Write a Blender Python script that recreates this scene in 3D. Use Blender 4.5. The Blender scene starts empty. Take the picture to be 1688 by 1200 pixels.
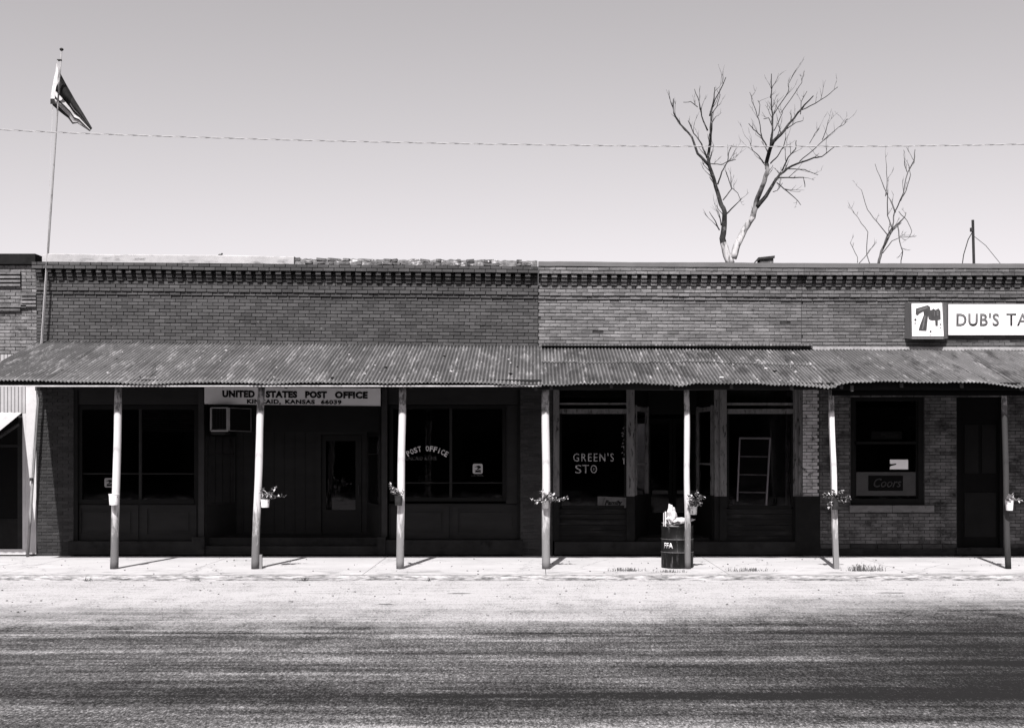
import bpy, math, random
from mathutils import Vector, Matrix, noise
R = random.Random(7)
C = bpy.context.scene.collection
sc = bpy.context.scene
# ------------------------------------------------------------------ camera, sky, sun, exposure
F = 1992.0; CX = 880.0; CY = 742.0; H = 2.1       # focal length in px of the 1688 px photo, vanishing point, eye height
cam = bpy.data.cameras.new('camera'); co = bpy.data.objects.new('camera', cam); C.objects.link(co)
co.location = (0, 0, H); co.rotation_euler = (math.pi / 2, 0, 0)
cam.sensor_width = 36; cam.lens = 36 * F / 1688
cam.shift_x = (844 - CX) / 1688; cam.shift_y = (CY - 600) / 1688
cam.clip_end = 3000; cam.clip_start = .1
sc.camera = co
SUN_DIR = Vector((0.16, 1.0, -1.2)).normalized()   # direction the light travels
SUN_EL = math.asin(-SUN_DIR.z)
w = bpy.data.worlds.new('World'); sc.world = w; w.use_nodes = True
wn = w.node_tree; wn.nodes.clear()
sky = wn.nodes.new('ShaderNodeTexSky'); sky.sky_type = 'NISHITA'; sky.sun_disc = False
sky.sun_elevation = SUN_EL; sky.sun_rotation = math.atan2(-SUN_DIR.x, -SUN_DIR.y)
sky.altitude = 300; sky.air_density = 1.0; sky.dust_density = 2.6; sky.ozone_density = 1.0
bw = wn.nodes.new('ShaderNodeRGBToBW'); tint = wn.nodes.new('ShaderNodeMix'); tint.data_type = 'RGBA'; tint.blend_type = 'MULTIPLY'
tint.inputs['Factor'].default_value = 1; tint.inputs['B'].default_value = (1.0, .955, .985, 1)
bg = wn.nodes.new('ShaderNodeBackground'); bg.inputs['Strength'].default_value = 0.112
wo = wn.nodes.new('ShaderNodeOutputWorld')
wn.links.new(sky.outputs[0], bw.inputs[0]); wn.links.new(bw.outputs[0], tint.inputs['A'])
wn.links.new(tint.outputs['Result'], bg.inputs['Color']); wn.links.new(bg.outputs[0], wo.inputs[0])
sl = bpy.data.lights.new('sun', 'SUN'); sl.energy = 5.0; sl.angle = math.radians(.5); sl.color = (1, .985, .975)
so = bpy.data.objects.new('sun', sl); C.objects.link(so); so.rotation_euler = SUN_DIR.to_track_quat('-Z', 'Y').to_euler()
sc.view_settings.view_transform = 'Standard'; sc.view_settings.look = 'None'
sc.view_settings.exposure = 0.95; sc.view_settings.gamma = 1; sc.view_settings.use_curve_mapping = False

# ------------------------------------------------------------------ helpers
WY = 24.0                                          # the facade plane
def X(px, y=WY): return (px - CX) * y / F
def Z(py, y=WY): return H + (CY - py) * y / F
def P(px, py, y): return Vector((X(px, y), y, Z(py, y)))
WL = {}
def reg(o, loc): WL[o.name] = Vector(loc)
def wl(o): return WL[o.name] if o else Vector((0, 0, 0))
def prop(o, label=None, cat=None, group=None, kind=None):
    if label: o['label'] = label
    if cat: o['category'] = cat
    if group: o['group'] = group
    if kind: o['kind'] = kind
    return o
def thing(name, loc, label, cat, group=None):
    o = bpy.data.objects.new(name, None); C.objects.link(o); o.location = loc; o.empty_display_size = .2
    reg(o, loc); return prop(o, label, cat, group)
def sub(name, parent, loc=None):
    o = bpy.data.objects.new(name, None); C.objects.link(o); o.parent = parent
    L = Vector(loc) if loc is not None else wl(parent); o.location = L - wl(parent); reg(o, L); return o
class MB:
    def __init__(s): s.v = []; s.f = []; s.m = []; s.smooth = False; s.cur = 0
    def box(s, x0, x1, y0, y1, z0, z1, dz=0):
        # dz: drop of z per metre of x
        n = len(s.v)
        for x in (x0, x1):
            for y in (y0, y1):
                for z in (z0, z1): s.v.append((x, y, z - dz * x))
        for q in ((0, 1, 3, 2), (4, 6, 7, 5), (0, 4, 5, 1), (2, 3, 7, 6), (0, 2, 6, 4), (1, 5, 7, 3)):
            s.f.append(tuple(n + i for i in q)); s.m.append(s.cur)
        return s
    def obox(s, c, size, M):
        n = len(s.v); c = Vector(c)
        for x in (-.5, .5):
            for y in (-.5, .5):
                for z in (-.5, .5): s.v.append(tuple(c + M @ Vector((x * size[0], y * size[1], z * size[2]))))
        for q in ((0, 1, 3, 2), (4, 6, 7, 5), (0, 4, 5, 1), (2, 3, 7, 6), (0, 2, 6, 4), (1, 5, 7, 3)):
            s.f.append(tuple(n + i for i in q)); s.m.append(s.cur)
        return s
    def prism(s, pts, y0, y1):                     # outline in (x, z), front y0, back y1
        n = len(s.v); k = len(pts)
        for p in pts: s.v.append((p[0], y0, p[1]))
        for p in pts: s.v.append((p[0], y1, p[1]))
        s.f.append(tuple(range(n, n + k))); s.f.append(tuple(range(n + 2 * k - 1, n + k - 1, -1))); s.m += [s.cur] * 2
        for i in range(k):
            j = (i + 1) % k; s.f.append((n + i, n + k + i, n + k + j, n + j)); s.m.append(s.cur)
        return s
    def tube(s, pts, rad, k=6, cap=True):
        n = len(s.v); pts = [Vector(p) for p in pts]; N = len(pts)
        if not isinstance(rad, (list, tuple)): rad = [rad] * N
        for i, p in enumerate(pts):
            t = (pts[min(i + 1, N - 1)] - pts[max(i - 1, 0)])
            t = t.normalized() if t.length > 1e-9 else Vector((0, 0, 1))
            a = Vector((0, 1, 0)) if abs(t.y) < .9 else Vector((1, 0, 0))
            u = t.cross(a).normalized(); vv = t.cross(u).normalized()
            for j in range(k):
                an = 2 * math.pi * j / k
                s.v.append(tuple(p + (u * math.cos(an) + vv * math.sin(an)) * rad[i]))
        for i in range(N - 1):
            for j in range(k):
                a = n + i * k + j; b = n + i * k + (j + 1) % k
                s.f.append((a, b, b + k, a + k)); s.m.append(s.cur)
        if cap:
            s.f.append(tuple(n + j for j in range(k - 1, -1, -1))); s.f.append(tuple(n + (N - 1) * k + j for j in range(k))); s.m += [s.cur] * 2
        return s
    def quad(s, a, b, c, d):
        n = len(s.v); s.v += [tuple(a), tuple(b), tuple(c), tuple(d)]; s.f.append((n, n + 1, n + 2, n + 3)); s.m.append(s.cur); return s
    def build(s, name, mats, parent=None, loc=None, bevel=0, smooth=False, kind=None, label=None):
        L = Vector(loc) if loc is not None else wl(parent)
        me = bpy.data.meshes.new(name); me.from_pydata([(Vector(v) - L)[:] for v in s.v], [], s.f)
        mats = mats if isinstance(mats, (list, tuple)) else [mats]
        for m in mats: me.materials.append(m)
        if len(mats) > 1: me.polygons.foreach_set('material_index', s.m)
        if smooth: me.polygons.foreach_set('use_smooth', [True] * len(me.polygons))
        me.update()
        o = bpy.data.objects.new(name, me); C.objects.link(o)
        if parent: o.parent = parent
        o.location = L - wl(parent); reg(o, L)
        if bevel:
            b = o.modifiers.new('bevel', 'BEVEL'); b.width = bevel; b.segments = 1; b.limit_method = 'ANGLE'
        return prop(o, kind=kind, label=label)
def pbox(mb, px0, py0, px1, py1, y, d):            # box whose front face covers a px rectangle of the photo at distance y
    return mb.box(X(px0, y), X(px1, y), y, y + d, Z(py1, y), Z(py0, y))
def part(name, mat, parent, *boxes, **kw):
    m = MB()
    for b in boxes: pbox(m, *b)
    return m.build(name, mat, parent, **kw)

# ------------------------------------------------------------------ materials (a black and white place: every colour is a grey)
def nd(nt, t, **kw):
    n = nt.nodes.new(t)
    for k, v in kw.items(): setattr(n, k, v)
    return n
ALB = .72
def grey(v): return (v * 1.01 * ALB, v * .98 * ALB, v * .995 * ALB, 1)
def mix(nt, fac, a, b, mode='MIX'):
    n = nd(nt, 'ShaderNodeMix', data_type='RGBA', blend_type=mode)
    for k, s in (('Factor', fac), ('A', a), ('B', b)):
        if hasattr(s, 'links') or isinstance(s, bpy.types.NodeSocket): nt.links.new(s, n.inputs[k])
        elif k == 'Factor': n.inputs[k].default_value = s
        else: n.inputs[k].default_value = grey(s) if not isinstance(s, tuple) else s
    return n.outputs['Result']
def mapr(nt, s, a, b, c=0., d=1., smooth=False):
    n = nd(nt, 'ShaderNodeMapRange'); n.interpolation_type = 'SMOOTHSTEP' if smooth else 'LINEAR'
    nt.links.new(s, n.inputs[0])
    for i, v in zip((1, 2, 3, 4), (a, b, c, d)): n.inputs[i].default_value = v
    return n.outputs[0]
def ntex(nt, vec, scale, sxyz=(1, 1, 1), detail=4, rough=.6, seed=0):
    m = nd(nt, 'ShaderNodeMapping'); m.inputs['Scale'].default_value = sxyz; m.inputs['Location'].default_value = (seed * 3.1, seed * 1.7, seed * 2.3)
    nt.links.new(vec, m.inputs[0])
    t = nd(nt, 'ShaderNodeTexNoise'); t.inputs['Scale'].default_value = scale; t.inputs['Detail'].default_value = detail; t.inputs['Roughness'].default_value = rough
    nt.links.new(m.outputs[0], t.inputs['Vector']); return t.outputs[0]
def base(name, rough=.85, spec=.1, metal=0):
    m = bpy.data.materials.new(name); m.use_nodes = True; nt = m.node_tree
    b = nt.nodes['Principled BSDF']; b.inputs['Roughness'].default_value = rough; b.inputs['Specular IOR Level'].default_value = spec; b.inputs['Metallic'].default_value = metal
    g = nd(nt, 'ShaderNodeNewGeometry'); return m, nt, b, g
def bump(nt, b, h, strength=.4, dist=.01):
    n = nd(nt, 'ShaderNodeBump'); n.inputs['Strength'].default_value = strength; n.inputs['Distance'].default_value = dist
    nt.links.new(h, n.inputs['Height']); nt.links.new(n.outputs[0], b.inputs['Normal'])
def M(name, v, rough=.85, spec=.06, var=.35, scale=6, sxyz=(1, 1, 1), wear=None, wear_at=.6, wear_soft=.06, wscale=4, wsxyz=(1, 1, 1), bmp=.3, bdist=.006, bscale=60, island=0, metal=0):
    m, nt, b, g = base(name, rough, spec, metal)
    pos = g.outputs['Position']
    n1 = ntex(nt, pos, scale, sxyz, 5, .65)
    col = mix(nt, mapr(nt, n1, .3, .7), v * (1 - var), v * (1 + var))
    if island:
        oi = nd(nt, 'ShaderNodeObjectInfo'); ad = nd(nt, 'ShaderNodeMath', operation='ADD')
        nt.links.new(g.outputs['Random Per Island'], ad.inputs[0]); nt.links.new(oi.outputs['Random'], ad.inputs[1])
        fr = nd(nt, 'ShaderNodeMath', operation='FRACT'); nt.links.new(ad.outputs[0], fr.inputs[0])
        k = mapr(nt, fr.outputs[0], 0, 1, 1 - island, 1 + island)
        c2 = nd(nt, 'ShaderNodeCombineColor'); [nt.links.new(k, c2.inputs[i]) for i in range(3)]
        col = mix(nt, 1., col, c2.outputs[0], 'MULTIPLY')
    if wear is not None:
        n2 = ntex(nt, pos, wscale, wsxyz, 8, .7, 3)
        col = mix(nt, mapr(nt, n2, wear_at - wear_soft, wear_at + wear_soft), col, wear)
    nt.links.new(col, b.inputs['Base Color'])
    if bmp: bump(nt, b, ntex(nt, pos, bscale, sxyz, 4, .7, 1), bmp, bdist)
    return m
brick_left = M('painted brick', .066, var=.26, scale=1.1, sxyz=(.7, 1, 1.5), island=.22, wear=.19, wear_at=.665, wear_soft=.04, wscale=16, wsxyz=(.6, 1, 1.6), bmp=.6, bdist=.008, bscale=45, rough=.8)
brick_mid = M('weathered light brick', .165, var=.3, scale=2.2, sxyz=(.6, 1, 1.6), island=.24, wear=.06, wear_at=.62, wear_soft=.05, wscale=18, wsxyz=(.5, 1, 1.2), bmp=.9, bdist=.012, bscale=40)
brick_far = M('weathered grey brick', .165, var=.3, scale=2.2, sxyz=(.6, 1, 1.6), island=.24, wear=.05, wear_at=.60, wear_soft=.05, wscale=18, wsxyz=(.4, 1, 1.6), bmp=.9, bdist=.012, bscale=40)
brick_neigh = M('neighbour brick', .15, var=.35, scale=5, island=.3, wear=.05, wear_at=.6, wscale=14, bmp=.9, bdist=.01, bscale=40)
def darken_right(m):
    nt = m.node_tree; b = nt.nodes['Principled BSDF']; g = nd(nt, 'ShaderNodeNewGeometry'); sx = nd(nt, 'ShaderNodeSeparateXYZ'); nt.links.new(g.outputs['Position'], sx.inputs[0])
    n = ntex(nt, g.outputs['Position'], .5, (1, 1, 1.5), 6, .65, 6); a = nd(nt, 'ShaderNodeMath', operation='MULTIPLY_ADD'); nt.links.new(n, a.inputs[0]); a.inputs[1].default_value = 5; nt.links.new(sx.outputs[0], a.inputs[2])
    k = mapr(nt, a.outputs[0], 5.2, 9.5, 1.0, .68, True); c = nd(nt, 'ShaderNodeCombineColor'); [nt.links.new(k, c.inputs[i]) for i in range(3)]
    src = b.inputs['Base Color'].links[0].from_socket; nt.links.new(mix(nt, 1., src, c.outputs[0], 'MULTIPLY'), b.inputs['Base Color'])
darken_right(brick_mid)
mortar_dark = M('dark mortar', .02, var=.3, scale=20)
mortar_mid = M('grey mortar', .04, var=.4, scale=14)
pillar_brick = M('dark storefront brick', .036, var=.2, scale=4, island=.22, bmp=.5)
lime_mortar = M('pale mortar', .06, var=.25, scale=20)
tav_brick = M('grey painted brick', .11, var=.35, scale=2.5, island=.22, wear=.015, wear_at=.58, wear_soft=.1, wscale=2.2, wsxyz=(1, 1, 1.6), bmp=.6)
pale_brick = M('whitewashed brick', .42, var=.25, scale=5, island=.2, wear=.08, wear_at=.60, wear_soft=.05, wscale=9, bmp=.8, bdist=.008)
black_paint = M('black base paint', .008, var=.3, scale=8, rough=.6)
concrete = M('pale concrete', .36, var=.18, scale=2.5, wear=.16, wear_at=.6, wear_soft=.06, wscale=5, wsxyz=(.5, 1, 2), bmp=.5)
rubble = M('broken coping mortar', .12, var=.7, scale=9, wear=.5, wear_at=.6, wear_soft=.02, wscale=9, wsxyz=(.6, 1, 1.4), bmp=1, bdist=.02, bscale=25)
metal_cop = M('grey metal coping', .13, var=.15, scale=1.2, rough=.6, bmp=.2, bscale=8)
tar = M('tar edge', .012, var=.3, scale=8)
wood_dark = M('dark painted wood', .019, var=.2, scale=3, sxyz=(.4, 1, 2), rough=.6, bmp=.2)
wood_dark2 = M('darker painted wood', .007, var=.2, scale=3, rough=.6, bmp=.2)
wood_pale = M('worn pale trim paint', .14, var=.25, scale=5, sxyz=(2.5, 1, .5), wear=.02, wear_at=.58, wear_soft=.05, wscale=7, wsxyz=(3, 1, .6), bmp=.4)
stone_step = M('dark stone step', .018, var=.4, scale=3, wear=.007, wear_at=.6, wscale=3, bmp=.5)
white_side = M('white siding paint', .5, var=.1, scale=3, wear=.3, wear_at=.7, wscale=3, wsxyz=(3, 1, .4), bmp=.2)
interior = M('dark interior', .02, var=.2, scale=2)
black = M('black', .004, var=.1)
sign_grey = M('white sign board', .62, var=.08, scale=2, rough=.5, bmp=0)
letter_black = M('black lettering', .006, var=0, rough=.5, bmp=0)
letter_white = M('white window lettering', .6, var=.3, scale=25, wear=.1, wear_at=.62, wscale=30, rough=.6, bmp=0)
letter_faint = M('flaking window lettering', .11, var=.6, scale=22, wear=.02, wear_at=.5, wscale=25, bmp=0)
sign_white = M('plain white sign face', .72, var=.03, scale=2, rough=.35, bmp=0)  # one even white for the sign faces
sign_side = M('grey sign metal', .13, var=.15, scale=4, sxyz=(6, 6, .5), rough=.5, bmp=.1)
ink = M('grey sign ink', .12, var=.35, scale=9, bmp=0)
ink_dark = M('dark sign ink', .055, var=.3, scale=7, bmp=0)
ac_white = M('air conditioner paint', .22, var=.15, scale=5, rough=.5, bmp=.1)
bark = M('dark bark', .035, var=.5, scale=14, sxyz=(1, 1, .3), wear=.16, wear_at=.62, wscale=5, bmp=1, bdist=.03, bscale=20)
barkless = M('bleached bare wood', .42, var=.3, scale=6, sxyz=(2, 2, .3), wear=.10, wear_at=.56, wscale=5, wsxyz=(2, 2, .5), bmp=.5)
bark_grey = M('half bare grey bark', .16, var=.4, scale=10, sxyz=(1, 1, .3), wear=.035, wear_at=.58, wscale=5, bmp=.8)
twig_m = M('twig bark', .07, var=.3, scale=5, bmp=0)
twig_grey = M('grey twig bark', .2, var=.35, scale=4, bmp=0)
steel_dark = M('dark steel', .03, var=.3, scale=5, rough=.6, bmp=.2)
pole_paint = M('flagpole paint', .26, var=.3, scale=3, sxyz=(1, 1, .6), wear=.1, wear_at=.62, wscale=3, rough=.6, bmp=.2)
wire_pale = M('bare wire', .5, var=.1, rough=.5, bmp=0)
wire_dark = M('insulated wire', .16, var=.1, rough=.7, bmp=0)
fl_dark = M('dark flag cloth', .028, var=.3, scale=8, bmp=.2); fl_white = M('white flag cloth', .42, var=.15, scale=8, bmp=.2); fl_blue = M('canton flag cloth', .014, var=.3, scale=8, bmp=.2)
can_white = M('white paint tin', .72, var=.15, scale=12, wear=.12, wear_at=.66, wscale=18, rough=.5, bmp=.1)
can_dark = M('dark rusty tin', .03, var=.4, scale=12, rough=.6); can_grey = M('grey tin', .2, var=.3, scale=12, wear=.05, wear_at=.6, wscale=14, rough=.5)
leaf_pale = M('pale leaf', .5, var=.4, scale=25, bmp=0, rough=.5); leaf_dark = M('dark leaf', .05, var=.4, scale=25, bmp=0, rough=.5)
drum_m = M('dark drum paint', .010, var=.4, scale=5, sxyz=(1, 1, .3), wear=.11, wear_at=.62, wear_soft=.05, wscale=9, wsxyz=(2.5, 2.5, .25), rough=.5)
paper = M('white paper', .55, var=.08, scale=12, rough=.8, bmp=.4, bdist=.01, bscale=30)
poster = M('grey poster', .09, var=.25, scale=9, bmp=0)
soil = M('soil', .03)
glass = bpy.data.materials.new('window glass'); glass.use_nodes = True
def _glass():
    nt = glass.node_tree; nt.nodes.clear()
    o = nd(nt, 'ShaderNodeOutputMaterial'); mx = nd(nt, 'ShaderNodeMixShader'); tr = nd(nt, 'ShaderNodeBsdfTransparent'); gl = nd(nt, 'ShaderNodeBsdfGlossy')
    tr.inputs[0].default_value = (.72, .71, .72, 1); gl.inputs['Roughness'].default_value = .03; gl.inputs[0].default_value = (.75, .74, .75, 1)
    fr = nd(nt, 'ShaderNodeFresnel'); fr.inputs['IOR'].default_value = 1.42
    g = nd(nt, 'ShaderNodeNewGeometry'); n = ntex(nt, g.outputs['Position'], 2.2, (1, 1, 1), 2, .5); b = nd(nt, 'ShaderNodeBump'); b.inputs['Strength'].default_value = .08; b.inputs['Distance'].default_value = .02
    nt.links.new(n, b.inputs['Height']); nt.links.new(b.outputs[0], gl.inputs['Normal'])
    nt.links.new(fr.outputs[0], mx.inputs[0]); nt.links.new(tr.outputs[0], mx.inputs[1]); nt.links.new(gl.outputs[0], mx.inputs[2]); nt.links.new(mx.outputs[0], o.inputs[0])
_glass()
def m_roofsheet(name, v, rust, rust_at, pale, pale_at, ribs=True):
    m, nt, b, g = base(name, .62, .35)
    pos = g.outputs['Position']
    col = mix(nt, mapr(nt, ntex(nt, pos, 1.3, (1, 1, 1), 4), .3, .7), v * .78, v * 1.22)
    oi = nd(nt, 'ShaderNodeObjectInfo'); k = mapr(nt, oi.outputs['Random'], 0, 1, .74, 1.26)
    c2 = nd(nt, 'ShaderNodeCombineColor'); [nt.links.new(k, c2.inputs[i]) for i in range(3)]
    col = mix(nt, 1., col, c2.outputs[0], 'MULTIPLY')
    col = mix(nt, mapr(nt, ntex(nt, pos, 2.2, (1.6, .35, .35), 8, .75, 2), rust_at - .06, rust_at + .06), col, rust)
    col = mix(nt, mapr(nt, ntex(nt, pos, 4, (1.5, .3, .3), 8, .8, 5), pale_at - .05, pale_at + .05), col, pale)
    col = mix(nt, mapr(nt, ntex(nt, pos, 38, (1, 1, 1), 3, .7, 6), .68, .74), col, pale * 1.2)
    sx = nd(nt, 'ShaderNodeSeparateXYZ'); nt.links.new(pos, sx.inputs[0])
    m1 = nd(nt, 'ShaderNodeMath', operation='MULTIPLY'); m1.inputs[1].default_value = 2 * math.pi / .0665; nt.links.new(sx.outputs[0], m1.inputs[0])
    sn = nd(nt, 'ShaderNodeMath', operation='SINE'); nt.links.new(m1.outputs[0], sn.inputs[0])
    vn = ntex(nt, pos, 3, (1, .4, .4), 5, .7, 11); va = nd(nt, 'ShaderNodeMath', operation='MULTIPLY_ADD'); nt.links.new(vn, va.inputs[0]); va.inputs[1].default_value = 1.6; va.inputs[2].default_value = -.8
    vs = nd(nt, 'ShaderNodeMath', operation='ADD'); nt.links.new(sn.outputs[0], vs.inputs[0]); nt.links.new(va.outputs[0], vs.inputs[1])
    k = mapr(nt, vs.outputs[0], -.75, .75, .48, 1.32); c3 = nd(nt, 'ShaderNodeCombineColor'); [nt.links.new(k, c3.inputs[i]) for i in range(3)]  # valley rust, with corrugation shading put into the colour: valleys darker, crests lighter
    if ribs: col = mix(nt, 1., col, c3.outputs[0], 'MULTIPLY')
    nt.links.new(col, b.inputs['Base Color']); bump(nt, b, ntex(nt, pos, 30, (1, 1, 1), 4, .7, 1), .3, .004)
    return m
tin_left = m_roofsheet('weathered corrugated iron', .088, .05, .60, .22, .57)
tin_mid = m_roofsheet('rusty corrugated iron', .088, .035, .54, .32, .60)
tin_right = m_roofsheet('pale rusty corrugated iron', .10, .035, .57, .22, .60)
tin_white = m_roofsheet('white corrugated sheet', .55, .45, .7, .6, .8, False)
def m_post(name, v, low, lowz, var=.12):
    m, nt, b, g = base(name, .75, .1); pos = g.outputs['Position']
    col = mix(nt, mapr(nt, ntex(nt, pos, 7, (1, 1, .4), 5), .3, .7), v * (1 - var), v)
    sx = nd(nt, 'ShaderNodeSeparateXYZ'); nt.links.new(pos, sx.inputs[0])
    hz = mapr(nt, sx.outputs[2], 0.1, lowz, 1, 0)
    n = ntex(nt, pos, 8, (2, 2, .35), 8, .75, 4)
    ad = nd(nt, 'ShaderNodeMath', operation='ADD'); nt.links.new(n, ad.inputs[0]); ml = nd(nt, 'ShaderNodeMath', operation='MULTIPLY'); nt.links.new(hz, ml.inputs[0]); ml.inputs[1].default_value = .5; nt.links.new(ml.outputs[0], ad.inputs[1])
    col = mix(nt, mapr(nt, ad.outputs[0], .58, .82), col, low)                  # dirt splashed up from the ground, worn paint
    tz = mapr(nt, sx.outputs[2], 2.72, 2.8, 0, 1)
    col = mix(nt, tz, col, mix(nt, mapr(nt, ntex(nt, pos, 12, (1, 1, .5), 5, .7, 8), .45, .55), .34, .1))   # eave shadow put into the colour of the upper end
    nt.links.new(col, b.inputs['Base Color']); bump(nt, b, ntex(nt, pos, 30, (1, 1, .2), 4, .7, 1), .4, .006)
    return m
post_white = m_post('white post paint', .6, .13, 1.5); post_worn = m_post('worn white post paint', .6, .2, 1.4); post_black = m_post('dark post paint', .05, .03, .6)

def m_road():
    m, nt, b, g = base('asphalt and gravel', 1.0, 0.); pos = g.outputs['Position']
    sx = nd(nt, 'ShaderNodeSeparateXYZ'); nt.links.new(pos, sx.inputs[0]); x, y = sx.outputs[0], sx.outputs[1]
    def math_(op, a, c, d=None):
        n = nd(nt, 'ShaderNodeMath', operation=op)
        for i, s in enumerate((a, c) if d is None else (a, c, d)):
            if isinstance(s, (int, float)): n.inputs[i].default_value = s
            else: nt.links.new(s, n.inputs[i])
        return n.outputs[0]
    big = ntex(nt, pos, .30, (.5, 1, 1), 6, .62, 1)
    band = ntex(nt, pos, 1.0, (.07, 1.0, 1), 4, .55, 2)
    streak = ntex(nt, pos, 1.0, (.35, 3.2, 1), 6, .65, 7)
    mott = ntex(nt, pos, 1.0, (2.2, 1.1, 1), 6, .7, 9)
    grain = ntex(nt, pos, 32, (1, .42, 1), 4, .8, 3)
    fine = ntex(nt, pos, 58, (1, .42, 1), 2, .8, 4)
    lines = ntex(nt, pos, 1.0, (.9, 9, 1), 5, .7, 12)
    off = lambda s_, k: math_('MULTIPLY', math_('SUBTRACT', s_, .5), k)
    # gravel cover: thick beside the kerb, thinning towards the middle of the road, ending sooner on the right
    e = math_('ADD', y, off(big, 2.6)); e = math_('ADD', e, off(mott, 1.6)); e = math_('ADD', e, off(streak, 2.2)); e = math_('ADD', e, off(grain, 2.2))
    e = math_('SUBTRACT', e, mapr(nt, x, 1, 7, 0, 1.1, True))
    g1 = mapr(nt, e, 14.4, 17.6, 0, 1)
    # asphalt tone: wheel lanes, streaks, mottling
    t = math_('ADD', .25, off(band, 2.3)); t = math_('ADD', t, off(streak, 1.3)); t = math_('ADD', t, off(mott, .7)); t = math_('ADD', t, off(lines, .7)); t = math_('ADD', t, off(big, .7))
    t = math_('ADD', t, mapr(nt, y, 11.0, 9.4, 0, .55)); t = math_('ADD', t, mapr(nt, y, 13.6, 16, 0, .35))
    t = math_('SUBTRACT', t, mapr(nt, math_('ADD', x, off(big, 5)), .5, 6, 0, .44, True))
    t = math_('ADD', t, off(grain, 2.2)); t = math_('ADD', t, off(fine, 1.9))
    for (yc, wd, am) in ((14.42, .10, .38), (12.35, .22, .28), (10.75, .18, .2)):       # worn seams and wheel lines along the street
        dv = nd(nt, 'ShaderNodeMath', operation='ABSOLUTE'); nt.links.new(math_('ADD', math_('SUBTRACT', y, yc), off(big, .25)), dv.inputs[0])
        t = math_('SUBTRACT', t, math_('MULTIPLY', mapr(nt, dv.outputs[0], wd, wd * .3, 0, am, True), mapr(nt, mott, .3, .6, .4, 1)))
    asph = mix(nt, mapr(nt, t, 0, .55), .02, .095); asph = mix(nt, mapr(nt, t, .55, 1.25), asph, .42)
    gt = math_('ADD', math_('ADD', .6, off(grain, 1.6)), math_('ADD', off(fine, 1.3), math_('ADD', off(mott, .8), off(lines, 1.2))))
    gr = mix(nt, mapr(nt, gt, .1, .6), .16, .43)
    col = mix(nt, g1, asph, gr)
    nt.links.new(col, b.inputs['Base Color'])
    bump(nt, b, grain, .5, .012); return m
road_m = m_road()
def m_walk():
    m, nt, b, g = base('bleached concrete walk', .9, .1); pos = g.outputs['Position']
    col = mix(nt, mapr(nt, ntex(nt, pos, 1.2, (.6, 1, 1), 6), .3, .7), .42, .52)
    col = mix(nt, mapr(nt, ntex(nt, pos, 5, (.5, 1, 1), 8, .8, 3), .62, .74), col, .25)
    col = mix(nt, mapr(nt, ntex(nt, pos, 60, (.8, 1, 1), 3, .8, 5), .6, .7), col, .34)
    sx = nd(nt, 'ShaderNodeSeparateXYZ'); nt.links.new(pos, sx.inputs[0]); kk = mapr(nt, sx.outputs[1], 21.6, 20.3, 0, .16)
    a = nd(nt, 'ShaderNodeMath', operation='ADD'); nt.links.new(kk, a.inputs[0]); nt.links.new(ntex(nt, pos, 3, (.5, 1.2, 1), 8, .75, 8), a.inputs[1])
    col = mix(nt, mapr(nt, a.outputs[0], .58, .74, 0, .8), col, .2)          # grit gathered towards the kerb
    ck = nd(nt, 'ShaderNodeTexVoronoi'); ck.feature = 'DISTANCE_TO_EDGE'; ck.inputs['Scale'].default_value = .55; wn_ = ntex(nt, pos, 2.5, (1, 1, 1), 5, .7, 3)
    mp = nd(nt, 'ShaderNodeVectorMath', operation='MULTIPLY_ADD'); cc = nd(nt, 'ShaderNodeCombineXYZ'); nt.links.new(wn_, cc.inputs[0]); nt.links.new(wn_, cc.inputs[1]); nt.links.new(cc.outputs[0], mp.inputs[0]); mp.inputs[1].default_value = (.8, .8, .8); nt.links.new(pos, mp.inputs[2]); nt.links.new(mp.outputs[0], ck.inputs['Vector'])
    col = mix(nt, mapr(nt, ck.outputs['Distance'], .006, .0, 0, .75), col, .09)
    nt.links.new(col, b.inputs['Base Color']); bump(nt, b, ntex(nt, pos, 30, (1, 1, 1), 5, .8, 1), .4, .01); return m
walk_m = m_walk()
kerb_m = M('worn kerb', .42, var=.3, scale=6, sxyz=(.5, 1, 2), wear=.07, wear_at=.53, wear_soft=.1, wscale=9, wsxyz=(.5, 1.5, 4), bmp=1, bdist=.02, bscale=18)
dirt_m = M('dry ground', .2, var=.35, scale=1.5, wear=.08, wear_at=.6, wscale=1)

# ------------------------------------------------------------------ ground
KY = 20.2
def struct(o): return prop(o, kind='structure')
struct(MB().quad((-700, -700, -.16), (700, -700, -.16), (700, 900, -.16), (-700, 900, -.16)).build('ground', dirt_m))
struct(MB().quad((-90, -14, -.08), (90, -14, -.08), (90, KY + .06, -.08), (-90, KY + .06, -.08)).build('road', road_m))
def rough_slab():
    mb = MB(); nx = 700; x0, x1 = -20, 20
    prof = [(KY, -.12), (KY + .005, -.03), (KY + .03, -.006), (KY + .12, 0), (KY + .22, 0)]
    for i in range(nx + 1):
        x = x0 + (x1 - x0) * i / nx
        for j, (y, z) in enumerate(prof):
            a = noise.noise((x * 1.3, j * .3, 1)) * .03 + noise.noise((x * 6, j * .5, 4)) * .015
            k = 1 if j in (1, 2) else (.3 if j == 3 else (1 if j == 0 else 0))
            mb.v.append((x, y + a * k, z + (noise.noise((x * 3, 7, j * .4)) * .018 * (1 if j in (1, 2) else 0))))
    n = len(prof)
    for i in range(nx):
        for j in range(n - 1):
            a = i * n + j; mb.f.append((a, a + n, a + n + 1, a + 1)); mb.m.append(0)
    return mb
struct(rough_slab().build('kerb', kerb_m, smooth=False))
sw = MB()
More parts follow.
